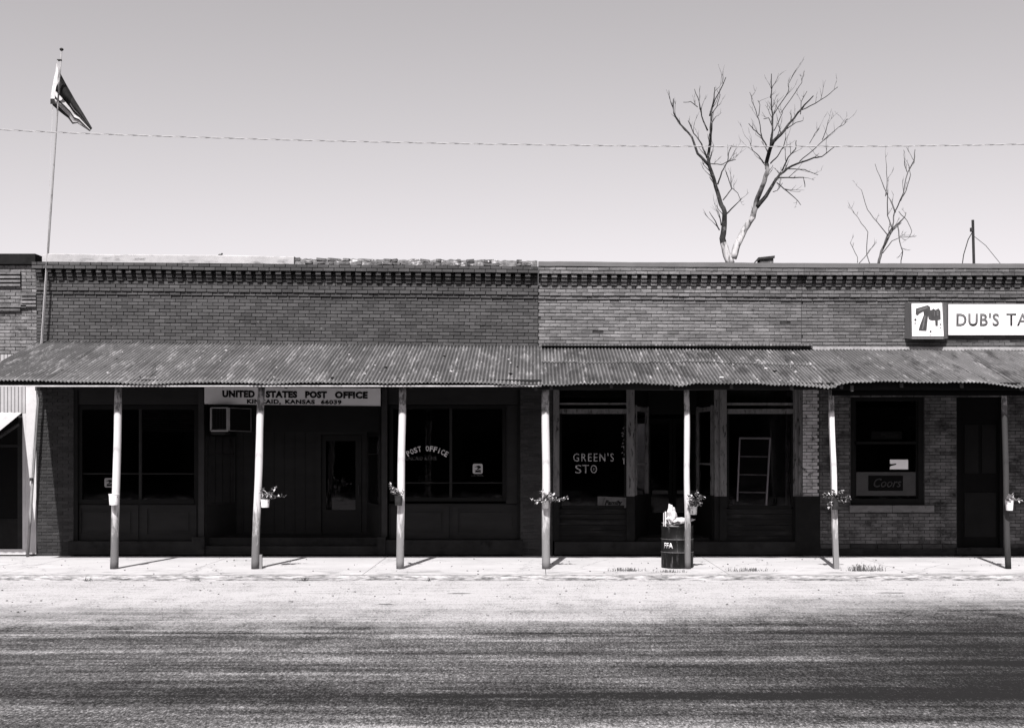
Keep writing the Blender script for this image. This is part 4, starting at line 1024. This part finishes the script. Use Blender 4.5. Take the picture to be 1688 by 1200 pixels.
def onc(a, yy, b):
    an = (a - (dc.x - .205)) / dr; ang = -math.pi / 2 + an - .93
    return (dc.x + (dr + .006) * math.cos(ang), dc.y + (dr + .006) * math.sin(ang), b)
text_mesh('FFA', (X_ := 1095, 893, 1112, 902), dy, M('drum lettering', .7, bmp=0), dr_o, bold=.02, bend=onc, depth=.002)
def crumple(name, c, size, label, cat, mat, seed, squash=(1, 1, 1), pull=None):
    mb = MB(); n1, n2 = 9, 14
    for i in range(n1 + 1):
        th = math.pi * i / n1
        for j in range(n2):
            ph = 2 * math.pi * j / n2; d = Vector((math.sin(th) * math.cos(ph), math.sin(th) * math.sin(ph), math.cos(th)))
            r_ = size * (1 + .75 * noise.noise(d * 2.2 + Vector((seed, 0, 0))) + .3 * noise.noise(d * 6 + Vector((0, seed, 0))))
            p = Vector((d.x * squash[0], d.y * squash[1], d.z * squash[2])) * r_
            if pull: p += Vector(pull) * max(0, d.dot(Vector(pull).normalized())) ** 2
            mb.v.append(tuple(Vector(c) + p))
    for i in range(n1):
        for j in range(n2): a = i * n2 + j; b = i * n2 + (j + 1) % n2; mb.f.append((a, b, b + n2, a + n2)); mb.m.append(0)
    o = mb.build(name, mat, None, loc=(c[0], c[1], c[2] - size)); return prop(o, label, cat)
crumple('crumpled_paper', P(1107, 853, dy - .1), .11, 'tall crumpled white paper wad on top of the litter drum', 'trash', paper, 3, (.75, .8, 1.15), (-.02, 0, .1))
crumple('crumpled_bag', P(1119, 859, dy - .12), .095, 'white bag spilling to the right over the rim of the litter drum', 'trash', paper, 9, (1.2, .8, .6), (.16, 0, .02))
crumple('crumpled_bag', P(1110, 866, dy + .02), .15, 'flat pale bag filling the mouth of the litter drum', 'trash', can_grey, 5, (1.3, 1.2, .45))
t = thing('cardboard_strip', P(1094.5, 866, dy - .1), 'narrow pale strips standing at the left rim of the litter drum', 'trash')
part('strip', paper, t, (1093.5, 845, 1094.6, 868, dy - .12, .01)); part('strip', paper, t, (1096, 843, 1098.4, 868, dy - .1, .01))

# ------------------------------------------------------------------ weeds and litter at the kerb
def weed(px, py, wpx, hpx, n, label, seed, mat=leaf_dark, ymin=KY - .1):
    rr = random.Random(seed); zg = 0 if py < 948 else -.08
    y = F * (H - zg) / (py - CY); c = Vector((X(px, y), y, zg)); w_ = wpx * y / F; h_ = hpx * y / F
    t = MB()
    for k in range(int(n * 1.7)):
        p = c + Vector((rr.gauss(0, .3) * w_, rr.uniform(-.08, .08), 0)); hh = h_ * rr.uniform(.12, 1) ** 1.5; lean = Vector((rr.uniform(-.6, .6), rr.uniform(-.4, .4), 0)) * hh
        a = Vector((.004, 0, 0)); m_ = p + Vector((0, 0, hh * .6)) + lean * .4; e_ = p + Vector((0, 0, hh)) + lean
        k0 = len(t.v); t.v += [tuple(p - a), tuple(p + a), tuple(m_ + a * .8), tuple(e_), tuple(m_ - a * .8)]; t.f.append((k0, k0 + 1, k0 + 2, k0 + 3, k0 + 4)); t.m.append(0)
        if rr.random() < .5: leaf_mesh(t, m_, Vector((rr.uniform(-1, 1), rr.uniform(-1, 1), .4)), hh * .35, .02)
    if wpx > 30: return prop(t.build('dry_grass', mat, None, loc=c), label, 'grass', kind='stuff')
    return prop(t.build('weed_clump', mat, None, loc=c), label, 'weed', 'weeds along the kerb')
dry = M('dry grass', .10, var=.4, scale=20, bmp=0)
weed(147, 957, 12, 11, 26, 'dark weed at the kerb below the leftmost post', 1); weed(328, 957, 10, 7, 10, 'sparse weed at the kerb between the first two posts', 2, dry)
weed(501, 957, 9, 8, 22, 'weed at the kerb right of the second post', 3); weed(707, 957, 7, 8, 16, 'short slanting weed at the kerb right of the third post', 4)
weed(1035, 941, 46, 7, 90, 'broad strip of dry grass on the sidewalk left of the oil drum', 5, dry); weed(1105, 943, 44, 6, 60, 'dry grass along the front of the oil drum', 6, dry)
weed(1236, 941, 60, 7, 80, 'long low line of dry grass between the drum and the square post', 7, dry); weed(1425, 941, 44, 14, 90, 'tallest dry grass clump, right of the square post', 8, dry)
weed(1049, 955, 14, 6, 24, 'small weed at the kerb in front of the store', 9, dry); weed(1262, 955, 16, 6, 30, 'low weed at the kerb in front of the right store window', 10, dry)
def stain(px, py, w_, h_, name, label, seed):
    y = F * (H + .08) / (py - CY); c = Vector((X(px, y), y, -.076)); pts = []; rr = random.Random(seed)
    mb = MB(); k = 22
    for j in range(k):
        a = 2 * math.pi * j / k; r_ = .6 + .5 * rr.random(); mb.v.append((c.x + w_ * r_ * math.cos(a), c.y + h_ * r_ * math.sin(a), -.076))
    mb.f.append(tuple(range(k))); mb.m.append(0)
    prop(mb.build(name, M('tar patch', .12, var=.5, scale=30, bmp=0) if 'tar patch' not in bpy.data.materials else bpy.data.materials['tar patch'], None, loc=c), kind='structure')
stain(757, 978, .20, .05, 'road_patch', '', 1); stain(1471, 977, .25, .05, 'road_patch', '', 3); stain(635, 996, .12, .04, 'road_patch', '', 5)
# sidewalk litter and small stones
mb = MB()
for k in range(420):
    y = R.uniform(15.6, 23.6); z = 0 if y > KY + .12 else -.08; x = R.uniform(-10.5, 10.8); s = R.uniform(.006, .02)
    if KY - .02 < y < KY + .2: continue
    mb.obox((x, y, z + s * .4), (s * 1.5, s, s * .8), Matrix.Rotation(R.uniform(0, 3), 3, 'Z') @ Matrix.Rotation(R.uniform(-.4, .4), 3, 'X'))
prop(mb.build('gravel', M('pebble', .2, var=.6, scale=1.5)), 'loose pebbles scattered over the sidewalk and road edge', 'gravel', kind='stuff')
def litter(n, x0, x1, tf, bf, mats, label, name='leaf_litter'):
    mb = MB()
    for k in range(n):
        x = R.uniform(x0, x1); t = R.uniform(.5, 2.8); s = t / 3.04; z = tf(x) * (1 - s) + bf(x) * s + .016
        mb.cur = 0 if R.random() < .8 else 1; l = R.choice((.02, .025, .03, .05)) * R.uniform(.6, 1.1)
        mb.obox((x, WY - t, z), (l, l * R.uniform(.5, 1.5), .01), Matrix.Rotation(.31, 3, 'X') @ Matrix.Rotation(R.uniform(0, 3), 3, 'Z'))
    prop(mb.build(name, mats), label, 'litter', kind='stuff')
litter(42, X(200), X(870), topf, ev, [M('pale flake', .5), black], 'pale flakes of mortar fallen on the post office awning')
litter(16, X(1110), X(1320), top2, ev2, [bpy.data.materials['pale flake'], black], 'pale flakes of mortar fallen on the store awning')

# ------------------------------------------------------------------ flagpole and flag
FY = 23.82
fp = thing('flagpole', (X(46, FY), FY, 0), 'tall leaning pale flagpole at the left corner of the post office', 'flagpole')
p0 = P(45.5, 914, FY); p0.z = 0; p1 = P(101.3, 84, FY)
pts = [p0.lerp(p1, i / 12) for i in range(13)]
MB().tube(pts, [.030 - .015 * i / 12 for i in range(13)], 10).build('pole', pole_paint, fp, smooth=True)
mb = MB(); c = P(101.5, 82, FY); 
for i in range(7):
    for j in range(10):
        th = math.pi * i / 6; ph = 2 * math.pi * j / 10; mb.v.append((c.x + .04 * math.sin(th) * math.cos(ph), c.y + .04 * math.sin(th) * math.sin(ph), c.z + .03 * math.cos(th)))
for i in range(6):
    for j in range(10): a = i * 10 + j; b = i * 10 + (j + 1) % 10; mb.f.append((a, b, b + 10, a + 10)); mb.m.append(0)
mb.build('finial', steel_dark, fp, smooth=True)
MB().box(X(94.5, FY), X(101.5, FY), FY - .02, FY + .02, Z(101, FY), Z(98.5, FY)).build('pulley', steel_dark, fp)
MB().tube([P(95, 100, FY - .02), P(93, 115, FY - .04)], .006, 4).tube([P(87, 175, FY - .03), P(77, 420, FY - .05), P(62, 640, FY - .05), P(49, 800, FY - .06)], .005, 4).build('halyard', wire_pale, fp)
MB().obox(P(51.5, 790, FY - .05), (.05, .04, .06), Matrix.Identity(3)).build('cleat', steel_dark, fp)
fl = thing('flag', P(97, 110, FY), 'dark striped flag hanging limp and folded from the top of the flagpole', 'flag')
NU, NV = 40, 26
top_c = [(0, (96, 104)), (.05, (99.5, 121)), (.3, (108, 137)), (.6, (124, 165)), (1, (152, 212))]
bot_c = [(0, (86, 166)), (.05, (86, 173)), (.2, (96, 181)), (.5, (113, 194)), (.62, (120, 204)), (.75, (128, 203)), (1, (148, 217))]
def ci(c, u):
    for (a, p), (b, q) in zip(c, c[1:]):
        if u <= b: s = (u - a) / (b - a); return (p[0] + (q[0] - p[0]) * s, p[1] + (q[1] - p[1]) * s)
    return c[-1][1]
mb = MB()
for i in range(NU + 1):
    u = i / NU; a = ci(top_c, u); b = ci(bot_c, u)
    for j in range(NV + 1):
        v = j / NV; vv = v + .03 * math.sin(v * 19 + u * 3)
        fold = math.sin(v * 13 + u * 2.5) * .11 * (1 - .55 * u) + math.sin(u * 9 + v * 4) * .05
        px = a[0] + (b[0] - a[0]) * vv + math.sin(v * 9 + u * 2) * 1.6 * (1 - u); py = a[1] + (b[1] - a[1]) * vv
        mb.v.append(tuple(P(px, py, FY + .16 + fold * .8 - .12 * u)))
for i in range(NU):
    for j in range(NV):
        a = i * (NV + 1) + j; mb.f.append((a, a + NV + 1, a + NV + 2, a + 1))
        u, v = i / NU, j / NV
        mb.m.append(1 if u < .035 else (2 if (u < .5 and v < 7 / 13) else (0 if (int(v * 9) % 2 == 0 or v < .25) else 1)))
o = mb.build('cloth', [fl_dark, fl_white, fl_blue], fl, smooth=True); s_ = o.modifiers.new('t', 'SOLIDIFY'); s_.thickness = .003
mb = MB()                                            # the pale hoist edge blown to the left of the pole
hp = [(95.5, 103), (94, 118), (91, 135), (88.5, 150), (87, 163), (87.5, 172)]
for k, (px, py) in enumerate(hp):
    for w_ in (-2.0 - k * .5, 2.0 + k * .3): mb.v.append(tuple(P(px + w_, py, FY - .12 + .03 * math.sin(k + w_))))
for k in range(len(hp) - 1): mb.f.append((2 * k, 2 * k + 1, 2 * k + 3, 2 * k + 2)); mb.m.append(1 if k == 4 else 0)
mb.build('hoist_edge', [M('pale hem cloth', .6, bmp=0), fl_dark], fl)

# ------------------------------------------------------------------ overhead cable
cb_ = thing('overhead_cable', P(844, 238, 17.5), 'thin twisted overhead cable crossing the sky above the roofs', 'cable')
CYd = 17.5; ref = [(-700, 170), (0, 214), (400, 229), (844, 238.5), (1250, 242), (1688, 238), (2400, 215)]
def cable_y(px):
    # smooth curve through the traced points
    for (a, p), (b, q) in zip(ref, ref[1:]):
        if px <= b:
            break
    i = ref.index((a, p)); g = lambda k: ref[max(0, min(len(ref) - 1, k))]
    x0, y0 = g(i - 1); x3, y3 = g(i + 2); s = (px - a) / (b - a); m1 = (q - y0) / (b - x0) * (b - a); m2 = (y3 - p) / (x3 - a) * (b - a)
    return (2 * s ** 3 - 3 * s ** 2 + 1) * p + (s ** 3 - 2 * s ** 2 + s) * m1 + (-2 * s ** 3 + 3 * s ** 2) * q + (s ** 3 - s ** 2) * m2
for ph, mt, nm, r_ in ((0, wire_pale, 'bare_strand', .0042), (math.pi, wire_dark, 'insulated_strand', .0036)):
    pts = []; px = -650
    while px < 2350:
        c = P(px, cable_y(px), CYd); an = 2 * math.pi * px / 38 + ph + math.sin(px * .011) * .8; pts.append(c + Vector((0, math.cos(an) * .0055, math.sin(an) * .0055))); px += 4.2
    MB().tube(pts, r_, 5).build(nm, mt, cb_, smooth=True)

# ------------------------------------------------------------------ roof things
ch = thing('chimney', P(1264, 436, 31), 'squat brick chimney with a dark tilted metal hood, behind the store parapet', 'chimney')
cy = 31; ch.location.z = 5.1; reg(ch, ch.location)
MB().box(X(1253, cy), X(1275, cy), cy, cy + .4, 5.1, Z(426, cy)).build('stack', M('chimney brick', .09, var=.3, scale=9, wear=.3, wear_at=.62, wscale=12), ch)
mb = MB(); q2 = lambda a, b, yy: tuple(P(a, b, yy))
mb.v = [q2(1250, 424.5, cy - .05), q2(1277.5, 421.5, cy - .05), q2(1277, 426, cy - .05), q2(1252, 428, cy - .05), q2(1239, 437.5, cy - .05)] + [q2(1250, 424.5, cy + .45), q2(1277.5, 421.5, cy + .45), q2(1277, 426, cy + .45), q2(1252, 428, cy + .45), q2(1239, 437.5, cy + .45)]
mb.f = [(0, 1, 2, 3), (0, 3, 4), (5, 8, 7, 6), (5, 9, 8), (0, 5, 6, 1), (1, 6, 7, 2), (2, 7, 8, 3), (3, 8, 9, 4), (4, 9, 5, 0)]; mb.m = [0] * 9
mb.build('hood', steel_dark, ch)
my = 30; ma = thing('roof_mast', (X(1606, my), my, 5.1), 'short dark mast with two stays on the tavern roof', 'mast')
MB().tube([Vector((X(1608, my), my, 5.1)), P(1603.6, 363, my)], .035, 8).build('pole', steel_dark, ma)
MB().tube([P(1604.5, 380, my), P(1596, 395, my), P(1588.5, 420, my), P(1583, 460, my)], .012, 5).build('stay', steel_dark, ma)
MB().tube([P(1606, 390, my), P(1625, 405, my), P(1650, 436, my), P(1670, 462, my)], .007, 5).build('stay', steel_dark, ma)
MB().tube([P(1602, 376, my), P(1602, 382, my)], .05, 8).build('clamp', steel_dark, ma)
bd = thing('perched_bird', P(363, 424, WY + .1), 'tiny dark bird perched on the concrete coping', 'bird')
mb = MB()
for (c, r_, s3) in (((363, 421.3), .03, (1.6, 1, 1)), ((366, 418.8), .018, (1, 1, 1))):
    cc = P(c[0], c[1], WY + .1)
    for i in range(6):
        for j in range(8):
            th = math.pi * i / 5; ph = 2 * math.pi * j / 8; mb.v.append((cc.x + r_ * s3[0] * math.sin(th) * math.cos(ph), cc.y + r_ * math.sin(th) * math.sin(ph), cc.z + r_ * math.cos(th)))
    n0 = len(mb.v) - 48
    for i in range(5):
        for j in range(8): a = n0 + i * 8 + j; b = n0 + i * 8 + (j + 1) % 8; mb.f.append((a, b, b + 8, a + 8)); mb.m.append(0)
mb.tube([P(360.5, 422.5, WY + .1), P(359, 425.5, WY + .1)], [.012, .006], 5)
mb.build('body', black, bd, smooth=True)

# ------------------------------------------------------------------ bare trees
def make_tree(name, label, TY, limbs, trunk_pts, conv, S_, seed, twn, twlen, bm, twm, base_white_z=None):
    rr = random.Random(seed); g = P(*conv(*trunk_pts[0][:2]), TY)
    t = thing(name, (g.x, TY, -.16), label, 'tree')
    def pt(zx, zy, dy): p = P(*conv(zx, zy), TY); p.y += dy; return p
    def smooth_pts(pp, rad):
        out = []; ro = []
        for i in range(len(pp) - 1):
            p_, q_ = pp[i], pp[i + 1]; k = 3
            for s in range(k):
                u = s / k; w_ = p_.lerp(q_, u)
                if s: w_ += Vector((rr.uniform(-1, 1), rr.uniform(-1, 1), rr.uniform(-1, 1))) * (q_ - p_).length * .025
                out.append(w_); ro.append(rad[i] + (rad[i + 1] - rad[i]) * u)
        out.append(pp[-1]); ro.append(rad[-1]); return out, ro
    px = TY / F
    tw = MB()
    def twigs(pts, rad, n, ln, depth=0):
        for k in range(n):
            i = rr.randrange(max(1, len(pts) // 4), len(pts)); p = pts[i]
            d0 = (pts[min(i + 1, len(pts) - 1)] - pts[i - 1]).normalized()
            d = (d0 + Vector((rr.uniform(-.9, .9), rr.uniform(-.7, .7), rr.uniform(-.1, .8)))).normalized(); L = ln * rr.uniform(.4, 1.1); q = [p]; sg = 5
            for s in range(sg):
                d = (d + Vector((rr.uniform(-.22, .22), rr.uniform(-.2, .2), rr.uniform(-.1, .22)))).normalized(); q.append(q[-1] + d * L / sg)
            r0 = min(rad[i] * .6, (.9 if depth == 0 else .55) * px)
            r0 = max(r0, .34 * px)
            tw.tube(q, [r0 * (1 - .14 * s) for s in range(sg + 1)], 4, cap=False)
            if depth < 1: twigs(q, [r0] * (sg + 1), 2, L * .5, depth + 1)
    # trunk
    pp = [pt(zx, zy, 0) for zx, zy, r_ in trunk_pts]; rad = [r_ * px for _, _, r_ in trunk_pts]; pp = [Vector((pp[0].x, TY, -.16))] + pp; rad = [rad[0] * 1.5] + rad
    MB().tube(pp, rad, 10).build('trunk', barkless if base_white_z else bm, t, smooth=True)
    for k, (pts_, wh) in enumerate(limbs):
        dyv = 0; pl = []; rd = []
        for i, (zx, zy, r_) in enumerate(pts_):
            pl.append(pt(zx, zy, rr.uniform(-.5, .5) * (i / len(pts_)) * 1.6)); rd.append(max(.45, r_ * .84) * px)
        sp, sr = smooth_pts(pl, rd)
        mb = MB(); mb.tube(sp, sr, 7)
        nn = len(sp) - 1
        mb.m = [1 if (f // 7) < abs(wh) else (2 if wh < 0 and (f // 7) < 19 else 0) for f in range(nn * 7)] + [0, 0]
        mb.build('limb', [bm, barkless, bark_grey], t, smooth=True)
        twigs(sp, sr, max(2, int(twn * len(pts_) / 5)), twlen)
    tw.build('twigs', twm, t, kind='stuff')
cv = lambda zx, zy: (1060 + zx / 3.334, 90 + zy / 3.334)
L = [([(480, 1150, 9), (455, 1080, 7.5), (437, 1010, 6), (447, 930, 5.2), (445, 870, 4.6), (430, 810, 4.3), (405, 720, 3.8), (365, 615, 3.4), (357, 560, 3), (364, 490, 2.6), (362, 400, 2.2), (372, 320, 1.7), (400, 240, 1.1), (438, 160, .7)], 5),
     ([(362, 610, 3), (300, 545, 2.5), (270, 455, 2), (215, 370, 1.7), (175, 310, 1.2), (160, 262, .8)], 0),
     ([(352, 570, 1.8), (318, 500, 1.4), (280, 430, 1), (245, 370, .7)], 0), ([(355, 420, 1.6), (320, 340, 1.2), (300, 280, 1), (283, 190, .6)], 0), ([(300, 290, .9), (262, 258, .7), (232, 240, .5)], 0),
     ([(366, 340, 1.6), (385, 250, 1.2), (400, 170, .8)], 0), ([(375, 330, 1), (405, 290, .8), (430, 210, .6)], 0), ([(372, 390, 1), (395, 350, .8), (418, 315, .5)], 0),
     ([(410, 715, 1.6), (430, 650, 1.3), (465, 590, 1.1), (515, 570, .6)], 0), ([(465, 590, 1), (475, 530, .8), (492, 490, .5)], 0), ([(365, 600, 1), (430, 608, .8), (470, 590, .6)], 0),
     ([(440, 800, 1.2), (490, 735, 1), (470, 670, .8), (455, 640, .6)], 0), ([(455, 880, 1.6), (500, 835, 1.2), (545, 790, .6)], 0), ([(490, 735, .8), (515, 770, .6), (530, 800, .5)], 0),
     ([(420, 965, 1.4), (395, 920, 1), (365, 865, .6)], 0), ([(430, 940, 1.4), (422, 890, 1), (418, 850, .6)], 0),
     ([(495, 1120, 7.5), (515, 1050, 7), (560, 960, 6.5), (600, 900, 5.8), (625, 810, 5), (645, 740, 4.6), (675, 650, 4.2), (690, 580, 4), (700, 500, 3.6), (760, 440, 2.6), (820, 360, 2.1), (870, 300, 1.6), (915, 255, 1.0)], -9),
     ([(625, 840, 4.6), (675, 780, 3.8), (715, 710, 3), (760, 650, 2.4), (830, 600, 2), (930, 578, 1.5), (1000, 545, 1.1), (1050, 510, .7)], 0),
     ([(850, 318, 1.2), (920, 280, 1), (1000, 240, .7), (1058, 195, .5)], 0),
     ([(703, 495, 2.6), (710, 420, 1.8), (712, 330, 1.3), (700, 240, 1), (685, 140, .7)], 0), ([(700, 240, .8), (712, 190, .6), (718, 165, .5)], 0),
     ([(680, 505, 1.4), (650, 450, 1.2), (615, 400, .9), (588, 368, .6)], 0), ([(655, 460, 1), (635, 360, .8), (605, 290, .7), (598, 190, .5)], 0), ([(635, 340, .8), (640, 280, .6), (643, 235, .5)], 0),
     ([(715, 335, 1), (760, 265, .9), (795, 210, .8), (815, 140, .6), (850, 75, .5)], 0), ([(760, 320, .8), (830, 220, .7), (870, 160, .6), (895, 105, .4)], 0),
     ([(710, 395, 1), (690, 350, .8), (680, 330, .6)], 0), ([(720, 420, 1), (745, 370, .8), (752, 340, .5)], 0),
     ([(700, 600, 1.4), (740, 560, 1.1), (770, 510, .9), (778, 460, .5)], 0), ([(665, 600, 1.2), (635, 560, 1), (610, 520, .8), (580, 490, .5)], 0),
     ([(765, 640, 1.6), (790, 575, 1.3), (830, 530, 1), (858, 455, .7)], 0), ([(860, 590, 1), (920, 540, .9), (985, 480, .8), (1050, 425, .6), (1110, 380, .5), (1150, 325, .4)], 0),
     ([(985, 470, .8), (1005, 420, .7), (1015, 370, .5)], 0), ([(915, 490, .6), (940, 440, .6), (975, 400, .4)], 0), ([(865, 330, .8), (870, 260, .7), (900, 205, .5)], 0),
     ([(740, 680, 1.4), (800, 675, 1.2), (870, 688, 1), (912, 708, .6)], 0), ([(800, 630, 1), (880, 640, .8), (970, 655, .5)], 0), ([(735, 705, 1.2), (790, 755, 1), (840, 805, .7), (870, 825, .5)], 0),
     ([(790, 410, 1), (840, 375, .8), (890, 350, .5)], 0), ([(715, 755, .8), (745, 740, .6), (762, 712, .5)], 0)]
make_tree('bare_tree', 'tall forked leafless tree with bleached lower limbs, behind the store roof', 39, L, [(490, 1165, 9)], cv, 3.334, 21, 4.6, .65, bark, twig_m, True)
twig_small = M('brownish twig bark', .09, var=.4, scale=4, bmp=0)
cv2 = lambda zx, zy: (1380 + zx / 5.217, 230 + zy / 5.217)
L2 = [([(355, 1080, 2.8), (385, 960, 2.6), (450, 840, 2.2), (520, 735, 1.8), (600, 655, 1), (635, 600, .6)], 0), ([(400, 930, 1.8), (430, 830, 1.4), (470, 750, 1.2), (510, 620, 1.2), (540, 480, 1), (600, 290, 1), (640, 200, 1.1), (660, 95, .8)], 0),
      ([(500, 630, 1.5), (462, 520, 1.3)], 0), ([(600, 280, .8), (582, 215, .8), (580, 150, .5)], 0), ([(545, 530, 1), (605, 430, .9), (640, 300, .8), (655, 210, .5)], 0),
      ([(475, 770, 1.2), (440, 650, 1), (415, 500, .9), (365, 400, .8), (340, 200, .5)], 0), ([(415, 490, .8), (422, 350, .7), (415, 180, .5)], 0), ([(440, 830, 1), (330, 710, .8), (270, 600, .7), (205, 440, .5)], 0),
      ([(520, 740, 1.2), (535, 880, 1), (545, 970, 1), (570, 1070, .8)], 0), ([(390, 980, 1), (460, 880, .9), (530, 850, .7), (620, 845, .6), (695, 822, .4)], 0), ([(530, 620, .8), (610, 700, .7), (640, 790, .6), (625, 840, .4)], 0),
      ([(280, 1070, 1), (265, 980, .8), (260, 800, .7), (180, 680, .6), (155, 610, .4)], 0), ([(185, 1070, .8), (280, 970, .7), (360, 870, .4)], 0), ([(175, 1060, .8), (180, 1010, .6), (95, 900, .4)], 0)]
make_tree('bare_tree', 'small scraggly leafless tree between the chimney and the roof mast', 41, L2, [(360, 1100, 3)], cv2, 5.217, 5, 3.0, .5, twig_small, twig_small)
